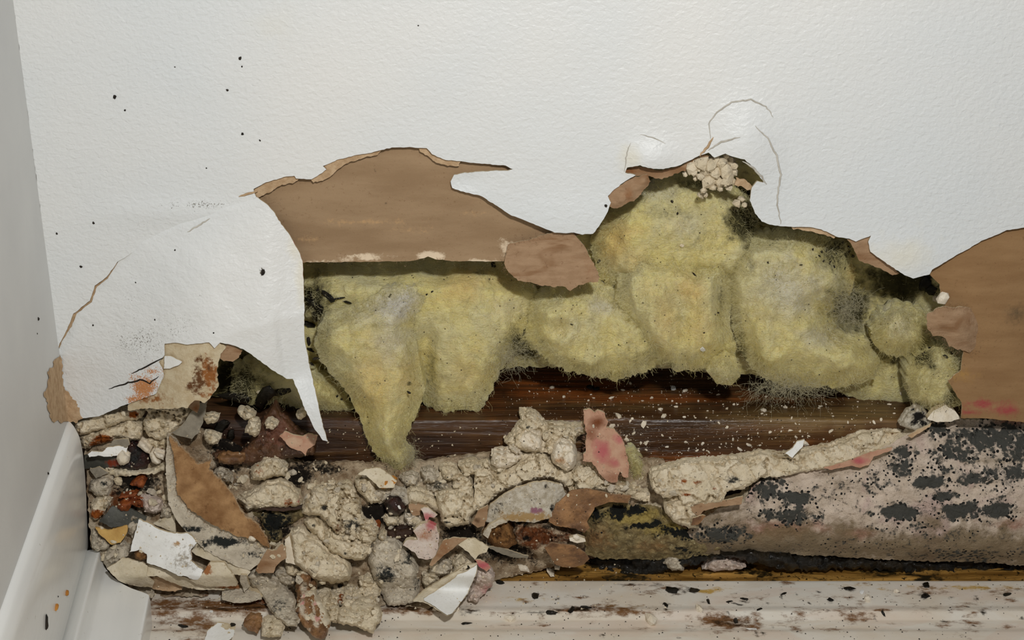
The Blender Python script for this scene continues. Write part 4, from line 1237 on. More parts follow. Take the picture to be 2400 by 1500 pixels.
# white flake pile
thin('paint_layer', [(343, 1320), (393, 1337), (420, 1350), (453, 1358), (470, 1357), (510, 1370), (558, 1372), (562, 1380), (510, 1383), (460, 1381), (433, 1376), (393, 1361), (367, 1350), (344, 1350)], 'thin cream paint layer sticking out below the big white flake', 'cream', lift=6, st={'g': [(540, 1376, 40, 4, .9)]})
thin('plaster_plate', [(442, 1358), (465, 1356), (474, 1346), (493, 1318), (526, 1319), (541, 1342), (557, 1368), (553, 1374), (493, 1375), (460, 1370)], 'triangular pinkish cream plaster plate right of the big white flake', 'cream', 'plaster', lift=8, th=1.5, st={'g': [(485, 1335, 12, 18, .9)]})
thin('plaster_plate', [(342, 1350), (377, 1352), (397, 1361), (427, 1370), (426, 1381), (410, 1386), (360, 1382), (341, 1368)], 'fibrous tan paper-faced plate under the white flake pile', 'paper_edge', 'plaster', lift=4, th=2, edge='cream')
thin('paint_flake', [(250, 1332), (277, 1316), (287, 1307), (327, 1316), (345, 1325), (343, 1350), (361, 1363), (357, 1377), (327, 1375), (303, 1370), (277, 1360), (262, 1346)], 'curved cream-white paint flake lying on the baseboard foot', 'cream', lift=8, T=2.5, curl=-2)
thin('paint_flake', [(325, 1217), (347, 1227), (373, 1240), (410, 1250), (440, 1250), (453, 1260), (461, 1272), (455, 1283), (447, 1289), (451, 1300), (449, 1313), (460, 1325), (476, 1337), (473, 1349), (465, 1359), (453, 1358), (437, 1351), (417, 1349), (393, 1336), (360, 1324), (345, 1319), (343, 1300), (327, 1290), (304, 1294), (315, 1257)],
     'big white paint flake with ragged grey right end', 'white', lift=10, T=1.5, th=1.0, rough=1.8, st={'r': [(430, 1310, 45, 40, .5), (455, 1290, 20, 20, .6)], 'g': [(415, 1275, 16, 8, .7), (455, 1298, 10, 14, .7)]})
chunk('resin_lump', [(315, 1297), (327, 1289), (343, 1294), (345, 1308), (330, 1314), (317, 1309)], 'small brown knob at the corner of the big white flake', 'stonebrown', 'pebble', T=4, lift=11, res=3.5, rough=0.8)
chunk(G, [(308, 1378), (340, 1377), (359, 1384), (357, 1399), (335, 1403), (314, 1396)], 'glittering crumbly plaster bit on the baseboard toe', 'gypg', T=3, lift=2, amp=2, res=4)
# centre-left lumps on the dark plate
chunk('wet_pulp', [(493, 1062), (515, 1054), (560, 1058), (590, 1030), (612, 985), (645, 943), (658, 975), (694, 1006), (740, 1040), (738, 1062), (700, 1072), (650, 1078), (590, 1092), (540, 1088), (505, 1082)], 'wet reddish brown pulp on the dark end of the plate', 'wetbrown', 'pulp', T=6, lift=0, amp=2, st={'g': [(650, 1020, 50, 40, .8)], 'r': [(560, 1040, 40, 20, .9)]})
thin('paper_scrap', [(655, 1022), (667, 1011), (688, 1020), (710, 1023), (722, 1016), (744, 1022), (738, 1043), (722, 1053), (717, 1068), (707, 1059), (680, 1049)], 'dull pink paper patch beside the tip of the white spike', 'pinkpaper', 'paper', lift=8, T=1.5, st={'g': [(690, 1035, 20, 10, .5)]})
chunk('wood_splinter', [(508, 1072), (530, 1066), (575, 1070), (572, 1084), (535, 1088), (512, 1084)], 'rounded tan wood splinter under the brown pulp', 'shiny_brown', 'wood', T=4, lift=5, facet=0.2)
for pl, lab, sp in [
    ([(572, 1005), (588, 982), (604, 988), (609, 1010), (598, 1025), (575, 1014)], 'craggy cream plaster crumb standing on the brown pulp', dict(T=6, lift=7, amp=2)),
    ([(556, 962), (575, 958), (598, 972), (592, 985), (572, 984), (560, 974)], 'loose cream plaster crumb above the craggy one', dict(T=4, lift=4, amp=2)),
    ([(619, 990), (635, 983), (650, 995), (641, 1005), (624, 1004)], 'small round cream plaster crumb left of the white spike', dict(T=4, lift=8, amp=1.5)),
    ([(478, 1014), (500, 1018), (519, 1025), (511, 1042), (490, 1042), (480, 1030)], 'angular cream plaster crumb near the cardboard tip', dict(T=5, lift=4, amp=1.5)),
    ([(476, 978), (492, 972), (514, 976), (510, 988), (488, 994)], 'ragged cream plaster crumb by the grey paper shard', dict(T=4, lift=4, amp=2)),
    ([(694, 972), (712, 962), (715, 975), (706, 984), (696, 980)], 'tiny angular cream plaster crumb just left of the spike', dict(T=4, lift=8, amp=1)),
    ([(612, 1082), (630, 1069), (650, 1069), (661, 1080), (673, 1097), (669, 1114), (647, 1118), (617, 1128), (590, 1124), (586, 1100)], 'round knobbly plaster lump on the dark rubble', dict(T=9, lift=3, amp=2.2, st={'g': [(605, 1105, 22, 18, .5)]})),
    ([(499, 1108), (520, 1102), (541, 1117), (545, 1131), (520, 1132)], 'grey-white plaster lump against the cardboard edge', dict(mat='gypg', T=5, lift=3)),
]:
    sp = dict(sp)
    chunk(G, pl, lab, sp.pop('mat', 'gyp'), **sp)
chunk('mouldy_clod', [(583, 1200), (637, 1191), (705, 1188), (722, 1205), (690, 1225), (655, 1240), (662, 1262), (640, 1275), (622, 1258), (607, 1215)], 'dark green mouldy clod below the pillow-shaped plaster lump', 'olive', 'plaster', T=4, lift=0, amp=1.6, st={'r': [(640, 1225, 50, 40, .9), (640, 1260, 20, 14, .8)]})
chunk(G, [(553, 1168), (587, 1156), (623, 1134), (657, 1130), (675, 1138), (689, 1152), (704, 1158), (706, 1175), (702, 1186), (663, 1190), (627, 1191), (603, 1193), (577, 1198), (568, 1182)], 'pillow-shaped cream plaster lump beside the cardboard scrap', T=8, lift=3, facet=0.5, st={'g': [(675, 1178, 10, 10, .7)], 'b': [(700, 1175, 6, 12, .5)]})
thin('wood_sliver', [(605, 1192), (650, 1190), (705, 1185), (706, 1192), (670, 1198), (630, 1197)], 'thin brown wood sliver under the pillow-shaped lump', 'darkbrown', 'wood', lift=3, edge='darkbrown')
# crumbly mass and long diagonal slabs
chunk(G, [(708, 1178), (723, 1175), (730, 1147), (753, 1135), (780, 1136), (820, 1128), (832, 1150), (839, 1163), (849, 1193), (852, 1213), (865, 1227), (885, 1243), (885, 1263), (867, 1275), (837, 1269), (813, 1265), (787, 1255), (767, 1229), (750, 1212), (727, 1209), (706, 1205)],
      'large crumbly cracked plaster mass in the middle of the heap', T=8, lift=1, amp=2.2, facet=2.2, st={'r': [(822, 1235, 26, 16, .8), (760, 1190, 10, 8, .9)], 'g': [(795, 1240, 14, 20, .4)]})
chunk(G, [(708, 1218), (727, 1208), (750, 1213), (767, 1233), (787, 1260), (817, 1267), (847, 1273), (867, 1281), (864, 1298), (854, 1314), (817, 1311), (797, 1304), (777, 1298), (757, 1274), (743, 1258), (720, 1241)],
      'long diagonal plaster ridge under the crumbly mass', T=8, lift=4, facet=1.0, st={'r': [(735, 1232, 5, 4, 1), (808, 1296, 5, 4, 1)]})
thin('plaster_plate', [(668, 1265), (678, 1256), (685, 1280), (692, 1324), (670, 1318), (666, 1287)], 'narrow plaster sliver along the left of the smooth slab', 'pale', 'plaster', lift=6, th=3)
chunk(G, [(680, 1247), (707, 1241), (718, 1250), (727, 1259), (742, 1264), (757, 1276), (777, 1300), (797, 1312), (815, 1320), (823, 1342), (819, 1361), (783, 1369), (737, 1357), (713, 1340), (691, 1325), (682, 1280)],
      'big smooth cream plaster slab lying diagonally on the heap', T=8, lift=5, facet=0.6, amp=0.6, edge=22)
chunk(G, [(832, 1126), (853, 1119), (873, 1127), (881, 1147), (895, 1175), (872, 1182), (852, 1166), (836, 1150)], 'plaster lump left of the dark beetle-like lump', T=6, lift=2)
thin('paint_flake', [(838, 1112), (857, 1100), (892, 1097), (923, 1121), (930, 1127), (922, 1143), (890, 1144), (873, 1127), (858, 1114)], 'arched cream flake with an orange end under the glass wool tip', 'cream', lift=7, T=2.5)
chunk('resin_lump', [(888, 1138), (900, 1126), (920, 1124), (930, 1130), (920, 1143), (895, 1146)], 'orange yellow resin patch at the end of the arched flake', 'orange', 'resin', T=2, lift=8.5, res=3.5, rough=0.6)
chunk(G, [(862, 1148), (885, 1146), (915, 1142), (928, 1150), (916, 1166), (900, 1178), (890, 1180), (872, 1165)], 'small plaster clod between arched flake and beetle-like lump', 'gypg', T=5, lift=1, amp=1.8)
chunk('beetle_lump', [(899, 1178), (912, 1161), (930, 1158), (947, 1176), (952, 1190), (938, 1206), (920, 1209), (903, 1194)], 'shiny black-brown oval lump like a beetle', 'maroon', 'lump', T=8, lift=4, facet=0.2, amp=0.8, res=4, edge=24)
chunk(G, [(920, 1146), (947, 1152), (962, 1177), (951, 1185), (934, 1164), (913, 1160)], 'white-grey mouldy crust capping the shiny black lump', 'speckled', T=3, lift=6, amp=2)
chunk(G, [(953, 1153), (973, 1146), (1017, 1159), (1031, 1177), (1035, 1204), (1017, 1198), (1007, 1189), (983, 1181), (958, 1181)], 'smooth cream plaster slab right of the shiny black lump', T=6, lift=3, facet=0.5, amp=0.6)
thin('paper_scrap', [(957, 1182), (983, 1180), (1008, 1190), (988, 1195), (984, 1208), (967, 1210), (960, 1195)], 'small tan torn paper under the smooth slab', 'brown2', 'paper', lift=3)
thin('paper_scrap', [(986, 1192), (1003, 1189), (1026, 1207), (1018, 1213), (1006, 1212), (998, 1226), (994, 1208)], 'curled pink and magenta paper under the smooth slab', 'pinkwhite', 'paper', lift=6, T=1.5, st={'b': [(1002, 1212, 16, 10, 1.2)]})
chunk(G, [(1018, 1160), (1047, 1155), (1073, 1151), (1107, 1141), (1112, 1173), (1125, 1187), (1102, 1210), (1100, 1228), (1073, 1234), (1050, 1239), (1036, 1224), (1032, 1202)], 'broad cracked cream plaster block left of the arched mouldy sheet', T=8, lift=5, facet=1.5, st={'r': [(1047, 1224, 12, 4, 1)]})
for pl, lab, sp in [
    ([(985, 1105), (1007, 1100), (1029, 1115), (1024, 1131), (993, 1131)], 'rounded plaster lump right of the glass wool tip', dict(T=6, lift=2, mat='gypg')),
    ([(1030, 1095), (1062, 1090), (1080, 1108), (1068, 1126), (1038, 1122)], 'rounded plaster lump in the crumbly ridge, second from the glass wool tip', dict(T=6, lift=2)),
    ([(1073, 1090), (1100, 1078), (1139, 1092), (1131, 1114), (1090, 1112)], 'broad plaster lump in the ridge left of the wedge lump', dict(T=6, lift=3)),
    ([(935, 1118), (962, 1108), (984, 1118), (976, 1138), (948, 1142)], 'grey plaster lump below the glass wool tip', dict(T=5, lift=1, mat='gypg', amp=1.8)),
    ([(1000, 1135), (1035, 1130), (1050, 1146), (1020, 1156), (1000, 1150)], 'dirty plaster lump above the broad cracked block', dict(T=5, lift=1, mat='gypg', amp=1.8, st={'r': [(1025, 1140, 20, 10, .6)]})),
    ([(1060, 1118), (1096, 1116), (1110, 1138), (1080, 1148), (1058, 1138)], 'knobbly plaster lump just above the broad cracked block', dict(T=6, lift=2, amp=1.8)),
    ([(1120, 1112), (1150, 1100), (1170, 1118), (1150, 1140), (1122, 1140)], 'plaster lump at the left foot of the ridge', dict(T=6, lift=3, amp=1.5)),
    ([(853, 1235), (872, 1222), (887, 1240), (882, 1262), (864, 1258)], 'faceted plaster cube right of the crumbly mass', dict(T=6, lift=5)),
    ([(887, 1258), (900, 1243), (906, 1262), (896, 1268)], 'small pointed plaster chip beside the faceted cube', dict(T=4, lift=5, res=4)),
    ([(948, 1212), (975, 1206), (992, 1222), (984, 1236), (956, 1232)], 'white plaster nugget under the curled pink paper', dict(T=5, lift=2, mat='pale')),
    ([(893, 1212), (912, 1208), (936, 1214), (934, 1232), (905, 1232)], 'beige plaster nuggets below the shiny black lump', dict(T=5, lift=1, amp=2)),
]:
    sp = dict(sp)
    chunk(G, pl, lab, sp.pop('mat', 'gyp'), **sp)
chunk('wood_splinter', [(902, 1245), (957, 1236), (974, 1247), (957, 1262), (937, 1270), (910, 1262)], 'dark striated wood splinter under the pink-topped flake', 'darkbrown', 'wood', T=4, lift=2)
chunk('rust_flake', [(868, 1232), (885, 1228), (892, 1236), (878, 1242)], 'tiny orange rust flake beside the dark wood splinter', 'rust', 'rust', T=2, lift=3, res=3.5)
thin('plaster_plate', [(968, 1243), (983, 1230), (1007, 1224), (1023, 1233), (1029, 1253), (1027, 1282), (1018, 1306), (1003, 1312), (980, 1309), (973, 1295), (943, 1278), (953, 1266), (980, 1265)], 'cream plaster flake with brown stain and pink top', 'pinkwhite', 'plaster', lift=7, T=2.5, th=2.5,
     st={'b': [(1012, 1232, 16, 8, 1.1)], 'g': [(995, 1255, 26, 14, .7)]})
chunk(G, [(862, 1310), (873, 1271), (897, 1263), (930, 1265), (945, 1285), (962, 1303), (975, 1323), (979, 1337), (972, 1357), (986, 1374), (972, 1409), (943, 1418), (913, 1420), (899, 1408), (885, 1373), (870, 1337)],
      'broad rounded plaster disc with a grey mould spot', 'gypg', T=8, lift=3, facet=0.5, amp=1.2, edge=30, st={'r': [(905, 1345, 30, 26, .75), (962, 1305, 20, 14, .8), (975, 1370, 14, 20, .5)]})
# roof-shaped folded paper, and lumps under it
chunk(G, [(1005, 1341), (1017, 1322), (1040, 1315), (1059, 1330), (1051, 1346), (1030, 1350)], 'grey plaster lump under the folded paper roof', 'gypg', T=5, lift=1)
chunk(G, [(1061, 1318), (1083, 1299), (1112, 1320), (1092, 1339), (1060, 1349)], 'beige plaster lump under the right wing of the folded paper', T=5, lift=1)
chunk(G, [(988, 1344), (1023, 1342), (1029, 1361), (997, 1382)], 'beige plaster lump behind the white triangular flake', T=4, lift=1)
rr = empty('folded_paper', at(1075, 1330, -0.02)[0])
tag(rr, 'roof-shaped folded tan paper with a red tail above the white triangular flake', 'paper')
thin('paper_wing', [(1006, 1324), (1025, 1293), (1040, 1266), (1063, 1260), (1095, 1262), (1074, 1276), (1040, 1301), (1014, 1327)], None, 'brown2', lift=9, parent=rr, tilt=(0.3, 0.2), st={'g': [(1040, 1280, 20, 20, .6)]})
thin('paper_wing', [(1072, 1276), (1097, 1262), (1113, 1262), (1145, 1282), (1141, 1294), (1123, 1301), (1113, 1312), (1097, 1295)], None, 'cream', lift=9, parent=rr, tilt=(-0.3, 0.2))
thin('paper_tail', [(1113, 1312), (1127, 1311), (1150, 1330), (1141, 1339), (1123, 1328)], None, 'pinkpaper', lift=8, parent=rr, st={'b': [(1130, 1325, 20, 10, 1.0)]})
chunk(G, [(1118, 1330), (1147, 1335), (1159, 1353), (1152, 1374), (1131, 1395), (1117, 1412), (1098, 1409), (1096, 1393), (1110, 1367)], 'speckled pinkish plaster slab right of the white triangular flake', 'pinkwhite', T=5, lift=3, st={'b': [(1140, 1385, 16, 14, .5)]})
fr_ = empty('paint_flake', at(1050, 1440, -0.035)[0])
tag(fr_, 'bright white triangular paint flake with cream layered edge near the floor', 'paint flake')
thin('paint_layers', [(1119, 1321), (1117, 1343), (1097, 1390), (1061, 1438), (1048, 1444), (1030, 1434), (1017, 1423), (993, 1412), (968, 1410), (985, 1390), (1035, 1358), (1072, 1338), (1095, 1325)], None, 'cream', lift=8, parent=fr_, tilt=(-0.1, -0.1), th=1.2, T=0.6)
thin('paint_face', [(1118, 1324), (1116, 1343), (1096, 1390), (1060, 1437), (1048, 1442), (1031, 1432), (1018, 1421), (994, 1408), (993, 1402), (1020, 1386), (1050, 1366), (1066, 1354), (1072, 1346), (1092, 1340)], None, 'white', lift=9.2, parent=fr_, tilt=(-0.1, -0.1), th=0.7, T=0.6, rough=1.0)
# foot of the heap
thin('plaster_plate', [(520, 1384), (560, 1377), (610, 1390), (614, 1404), (587, 1411), (550, 1414), (520, 1405)], 'rough beige plaster plate flat on the stained floor', 'gypg', 'plaster', lift=3, th=3)
thin('plaster_plate', [(564, 1347), (577, 1349), (585, 1373), (573, 1389), (561, 1361)], 'upright narrow plaster chip left of the grey-white slab', 'gypg', 'plaster', lift=6, th=2)
chunk(G, [(583, 1340), (603, 1337), (627, 1347), (650, 1362), (667, 1386), (681, 1400), (691, 1417), (689, 1447), (702, 1460), (696, 1469), (670, 1466), (646, 1449), (626, 1419), (612, 1394), (596, 1381), (582, 1368), (577, 1350)],
      'long grey-white speckled plaster slab sloping to the floor', 'gypg', T=6, lift=4, facet=0.5, amp=0.8, st={'r': [(650, 1425, 26, 16, .5), (600, 1365, 20, 12, .4)]})
chunk(G, [(667, 1322), (685, 1324), (706, 1341), (690, 1352), (672, 1346)], 'small cracked plaster lump under the smooth slab', T=4, lift=2)
chunk(G, [(645, 1340), (668, 1338), (690, 1356), (692, 1376), (670, 1382), (652, 1364)], 'grey plaster lump between the grey-white slab and brown paper', 'gypg', T=4, lift=1)
chunk(G, [(742, 1386), (767, 1382), (775, 1400), (769, 1417), (779, 1428), (757, 1432), (738, 1414)], 'plaster lump beside the glossy brown paper', T=5, lift=3)
chunk(G, [(770, 1397), (797, 1382), (820, 1375), (848, 1389), (855, 1403), (837, 1411), (813, 1418), (793, 1421), (772, 1418)], 'plaster lump with a small red dab low on the heap', T=6, lift=2, st={'g': [(797, 1409, 8, 8, 1.3)]})
chunk(G, [(840, 1357), (867, 1350), (888, 1376), (890, 1394), (878, 1404), (853, 1401), (846, 1383)], 'plaster lump left of the broad disc', T=6, lift=3)
chunk(G, [(803, 1427), (837, 1413), (870, 1399), (883, 1417), (885, 1430), (897, 1447), (891, 1461), (878, 1468), (876, 1485), (853, 1476), (833, 1468), (813, 1466), (792, 1461), (788, 1444)], 'faceted plaster rock at the foot of the heap on the floor', T=9, lift=4, facet=1.3, amp=0.6)
chunk(G, [(768, 1432), (790, 1428), (800, 1446), (790, 1462), (770, 1456)], 'plaster lump between brown paper and the faceted rock', T=5, lift=3)
chunk('paper_scrap', [(693, 1357), (707, 1344), (727, 1346), (744, 1370), (740, 1400), (749, 1417), (762, 1437), (772, 1463), (765, 1490), (753, 1499), (733, 1491), (716, 1474), (702, 1456), (689, 1442), (694, 1408)], 'glossy brown crumpled paper streaked with white on the floor', 'shiny_brown', 'paper', T=6, lift=5, facet=1.4,
      st={'b': [(712, 1375, 12, 18, .9), (708, 1425, 10, 24, .9), (735, 1430, 6, 20, .7), (742, 1462, 10, 16, .9), (725, 1475, 10, 8, .6)]}, side='cream')
chunk(G, [(612, 1460), (625, 1452), (650, 1460), (668, 1474), (661, 1489), (638, 1495), (614, 1491)], 'granular plaster clod on the ivory floor', T=5, lift=3, amp=2)
chunk('paper_scrap', [(569, 1460), (585, 1448), (606, 1450), (614, 1468), (604, 1484), (588, 1480), (573, 1470)], 'small brown scrap attached beside the granular clod', 'shiny_brown', 'paper', T=3, lift=3)
thin('paint_flake', [(476, 1506), (488, 1477), (510, 1460), (533, 1463), (552, 1470), (547, 1492), (528, 1508)], 'crumpled white paint flake flat on the floor', 'white', T=2.5, lift=4)
# -- ridge of gypsum in the centre
bS = lambda u, v: np.maximum(slabY(v), -0.003) - 0.001
chunk(G, [(1112, 1092), (1140, 1082), (1170, 1098), (1200, 1095), (1220, 1072), (1247, 1062), (1270, 1066), (1292, 1082), (1317, 1105), (1337, 1105), (1367, 1082), (1385, 1090), (1417, 1123), (1437, 1133), (1470, 1137), (1503, 1152), (1522, 1158), (1522, 1175), (1453, 1160), (1403, 1150), (1340, 1153), (1327, 1139), (1287, 1119), (1237, 1131), (1187, 1146), (1153, 1172), (1133, 1190), (1112, 1196)],
      'long crumbly cream gypsum ridge arching over the mouldy sheet', T=4, lift=2, base=bS, amp=1.4, facet=1.6, edge=8)
chunk(G, [(1183, 1037), (1210, 1001), (1223, 986), (1217, 965), (1243, 962), (1263, 976), (1277, 992), (1320, 996), (1367, 996), (1371, 1013), (1353, 1027), (1347, 1042), (1337, 1032), (1320, 1032), (1302, 1042), (1294, 1060), (1270, 1061), (1247, 1059), (1213, 1056), (1193, 1045)],
      'crumbly gypsum mound with a peaked top on the timber plate', T=6, lift=0, base=bS, amp=2.2, facet=1.6, st={'r': [(1240, 1002, 14, 5, .7)]})
chunk(G, [(1210, 1034), (1223, 1013), (1243, 1009), (1266, 1019), (1270, 1040), (1268, 1058), (1247, 1057), (1222, 1052)], 'smooth white-cream gypsum lump in the peaked mound', 'pale', T=6, lift=4, base=bS, facet=0.5)
chunk(G, [(1152, 1062), (1177, 1054), (1200, 1056), (1225, 1070), (1208, 1084), (1194, 1097), (1170, 1099), (1154, 1088)], 'wedge-shaped pale gypsum lump left of the white pebble', 'pale', T=6, lift=4, base=bS)
chunk(G, [(1193, 1050), (1207, 1046), (1220, 1063), (1211, 1067)], 'small white gypsum chip above the wedge lump', 'pale', T=4, lift=6, base=bS, res=4)
chunk('plaster_pebble', [(1293, 1064), (1297, 1041), (1310, 1031), (1330, 1029), (1346, 1040), (1353, 1063), (1351, 1084), (1344, 1098), (1330, 1105), (1317, 1099), (1296, 1085), (1291, 1074)], 'smooth white oval plaster pebble with a tan spot', 'pale', 'pebble', T=10, lift=3, base=bS, rough=0.7, facet=0.8, amp=0.3, edge=24, res=4, st={'g': [(1310, 1080, 12, 7, .9)]})
thin('paper_scrap', [(1367, 962), (1380, 959), (1393, 967), (1400, 961), (1417, 970), (1426, 988), (1421, 1002), (1438, 1005), (1460, 1032), (1468, 1057), (1473, 1087), (1473, 1119), (1463, 1118), (1453, 1105), (1446, 1131), (1433, 1131), (1417, 1123), (1403, 1108), (1387, 1083), (1366, 1081), (1366, 1063), (1373, 1060), (1376, 1017), (1371, 1007), (1370, 983)],
     'salmon pink torn paper standing against the timber plate with a magenta blot', 'pinkpaper', 'paper', lift=6, base=bS, T=1.5, th=1.2, tilt=(0, -0.1), rough=2.5, st={'r': [(1400, 990, 22, 14, 1.2), (1385, 1015, 12, 16, .7), (1430, 1120, 20, 10, .5)], 'b': [(1412, 1058, 18, 22, .8), (1452, 1030, 14, 12, .7), (1440, 1085, 14, 12, .6)]})
thin('mouldy_sheet', [(1138, 1222), (1150, 1183), (1180, 1160), (1213, 1142), (1247, 1132), (1280, 1128), (1317, 1138), (1327, 1157), (1321, 1171), (1302, 1184), (1301, 1204), (1287, 1215), (1253, 1225), (1210, 1222), (1170, 1219), (1147, 1225)],
     'white-speckled mouldy paper sheet arched over the brown paper', 'speckled', 'paper', lift=9, base=bS, T=1.0, curl=-5, th=1.2, st={'r': [(1165, 1195, 20, 26, .4), (1280, 1140, 10, 8, .8), (1294, 1192, 6, 10, .9)], 'g': [(1230, 1212, 70, 14, .9)], 'b': [(1258, 1197, 22, 10, .9)]})
thin('paper_scrap', [(1106, 1226), (1122, 1196), (1144, 1184), (1141, 1215), (1134, 1233), (1120, 1237)], 'tan torn paper at the left end of the speckled sheet', 'brown2', 'paper', lift=9, base=bS, st={'r': [(1118, 1220, 10, 8, .8)]})
thin('paper_scrap', [(1286, 1222), (1302, 1183), (1322, 1166), (1340, 1149), (1380, 1146), (1427, 1158), (1479, 1162), (1472, 1179), (1430, 1176), (1395, 1190), (1376, 1223), (1382, 1238), (1370, 1249), (1347, 1239), (1303, 1232)], 'wet amber brown paper right of the speckled sheet', 'shiny_brown', 'paper', lift=7, base=bS, T=1.5, edge='brown2')
chunk('brown_clod', [(1132, 1250), (1147, 1229), (1177, 1216), (1191, 1222), (1202, 1237), (1209, 1257), (1209, 1274), (1190, 1287), (1153, 1279), (1140, 1264)], 'rounded brown granular clod with a grey rim', 'stonebrown', 'clod', T=8, lift=4, base=bS, amp=1.6, edge=24)
thin('plaster_plate', [(1131, 1252), (1146, 1230), (1177, 1216), (1190, 1224), (1172, 1229), (1152, 1240), (1144, 1262)], 'grey plaster rind around the brown granular clod', 'gypg', 'plaster', lift=10, base=bS, th=2)
chunk('brown_clod', [(1207, 1224), (1287, 1222), (1305, 1237), (1330, 1245), (1368, 1255), (1366, 1285), (1330, 1290), (1300, 1282), (1288, 1302), (1263, 1306), (1240, 1284), (1213, 1275), (1205, 1253)], 'crumbly brown decayed paper bed under the speckled sheet', 'rubble', 'clod', T=5, lift=2, base=bS, amp=2.2, st={'g': [(1260, 1255, 70, 40, .8), (1330, 1260, 40, 20, .6)], 'r': [(1215, 1225, 10, 8, 1), (1285, 1235, 30, 8, .7), (1232, 1262, 14, 10, .9)]})
thin('plaster_sliver', [(1334, 1261), (1353, 1256), (1371, 1262), (1373, 1269), (1353, 1273), (1336, 1268)], 'white boat-shaped shard lying on the brown decayed bed', 'pale', 'plaster', lift=9, base=bS, th=2, rough=0.7)
thin('paper_scrap', [(1276, 1284), (1293, 1272), (1320, 1276), (1347, 1279), (1370, 1296), (1382, 1311), (1367, 1324), (1350, 1329), (1320, 1329), (1300, 1322), (1286, 1298)], 'fan of wet tan paper hanging over the ochre strip', 'shiny_brown', 'paper', lift=8, base=bS, T=1.5, edge='brown2')
thin('wood_sliver', [(1143, 1281), (1180, 1284), (1215, 1297), (1239, 1303), (1235, 1309), (1205, 1307), (1165, 1295)], 'thin layered grey sliver under the brown granular clod', 'greypaper', 'wood', lift=5, base=bS)
# gypsum band above the mouldy board
chunk(G, [(1523, 1108), (1587, 1087), (1657, 1079), (1730, 1073), (1780, 1063), (1830, 1066), (1880, 1057), (1950, 1047), (2010, 1018), (2080, 1003), (2120, 998), (2142, 1010), (2102, 1037), (2040, 1067), (2000, 1087), (1950, 1097), (1880, 1107), (1830, 1117), (1780, 1122), (1742, 1147), (1702, 1152), (1692, 1177), (1640, 1182), (1600, 1182), (1590, 1162), (1555, 1167), (1528, 1147)],
      'long cracked cream gypsum band topping the mouldy board', T=3, lift=0, base=lambda u, v: slabY(v) - 0.002, amp=1.0, facet=0.9, edge=7, st={'r': [(1720, 1125, 20, 12, .8), (1800, 1125, 20, 8, .7)], 'g': [(1602, 1128, 14, 8, .8), (1634, 1130, 14, 5, .8), (1674, 1145, 6, 5, .9), (1608, 1160, 16, 4, .8), (2000, 1087, 50, 5, .7)]})
thin('paper_scrap', [(1598, 1172), (1640, 1174), (1690, 1175), (1742, 1163), (1738, 1182), (1680, 1189), (1650, 1197), (1638, 1211), (1612, 1192)], 'brown paper edge showing below the cracked gypsum band', 'brown2', 'paper', lift=5, base=lambda u, v: slabY(v), st={'r': [(1620, 1182, 16, 8, .7)]})
chunk(G, [(1558, 1181), (1600, 1164), (1642, 1176), (1628, 1195), (1640, 1208), (1624, 1222), (1640, 1238), (1615, 1237), (1580, 1222), (1558, 1200)], 'crumbly cream lump on the left end of the mouldy board', T=6, lift=3, base=lambda u, v: slabY(v), amp=1.8)
thin('paper_scrap', [(1623, 1216), (1647, 1206), (1655, 1210), (1638, 1228), (1621, 1232)], 'small orange brown curl beside the crumbly cream lump', 'shiny_brown', 'paper', lift=8, base=lambda u, v: slabY(v), res=4)
thin('paper_scrap', [(1930, 1096), (1980, 1082), (2010, 1072), (2040, 1058), (2092, 1048), (2088, 1056), (2048, 1070), (2036, 1090), (2016, 1096), (1994, 1092), (1950, 1102)], 'red frayed paper seam between gypsum band and mouldy board', 'pinkpaper', 'paper', lift=4.5, base=lambda u, v: slabY(v), res=4, st={'b': [(2012, 1080, 16, 8, .9)]})
thin('paper_scrap', [(2128, 1022), (2150, 1008), (2184, 992), (2178, 1002), (2150, 1018), (2136, 1026)], 'narrow tan paper edge at the end of the gypsum band', 'paper_edge', 'paper', lift=4.5, base=lambda u, v: slabY(v), res=4)
chunk('mouldy_clod', [(2110, 997), (2128, 965), (2150, 953), (2171, 963), (2184, 985), (2172, 1004), (2140, 1010)], 'cream plaster knob blotched with black mould by the timber plate', 'speckled', 'plaster', T=5, lift=3, base=lambda u, v: slabY(v), st={'r': [(2150, 975, 16, 12, 1.1), (2165, 993, 12, 9, 1.0), (2142, 990, 10, 7, .9)]})
thin('plaster_plate', [(2174, 982), (2188, 962), (2215, 949), (2241, 964), (2253, 983), (2225, 988), (2195, 988)], 'smooth cream plaster tab below the olive glass wool tuft', 'pale', 'plaster', lift=5, base=lambda u, v: slabY(v), th=3)
thin('paint_flake', [(1840, 1062), (1858, 1050), (1868, 1034), (1886, 1030), (1882, 1046), (1872, 1056), (1857, 1073)], 'bright white paint chip leaning on the gypsum band', 'white', lift=6, base=lambda u, v: slabY(v), rough=1.0, res=4, th=0.9)
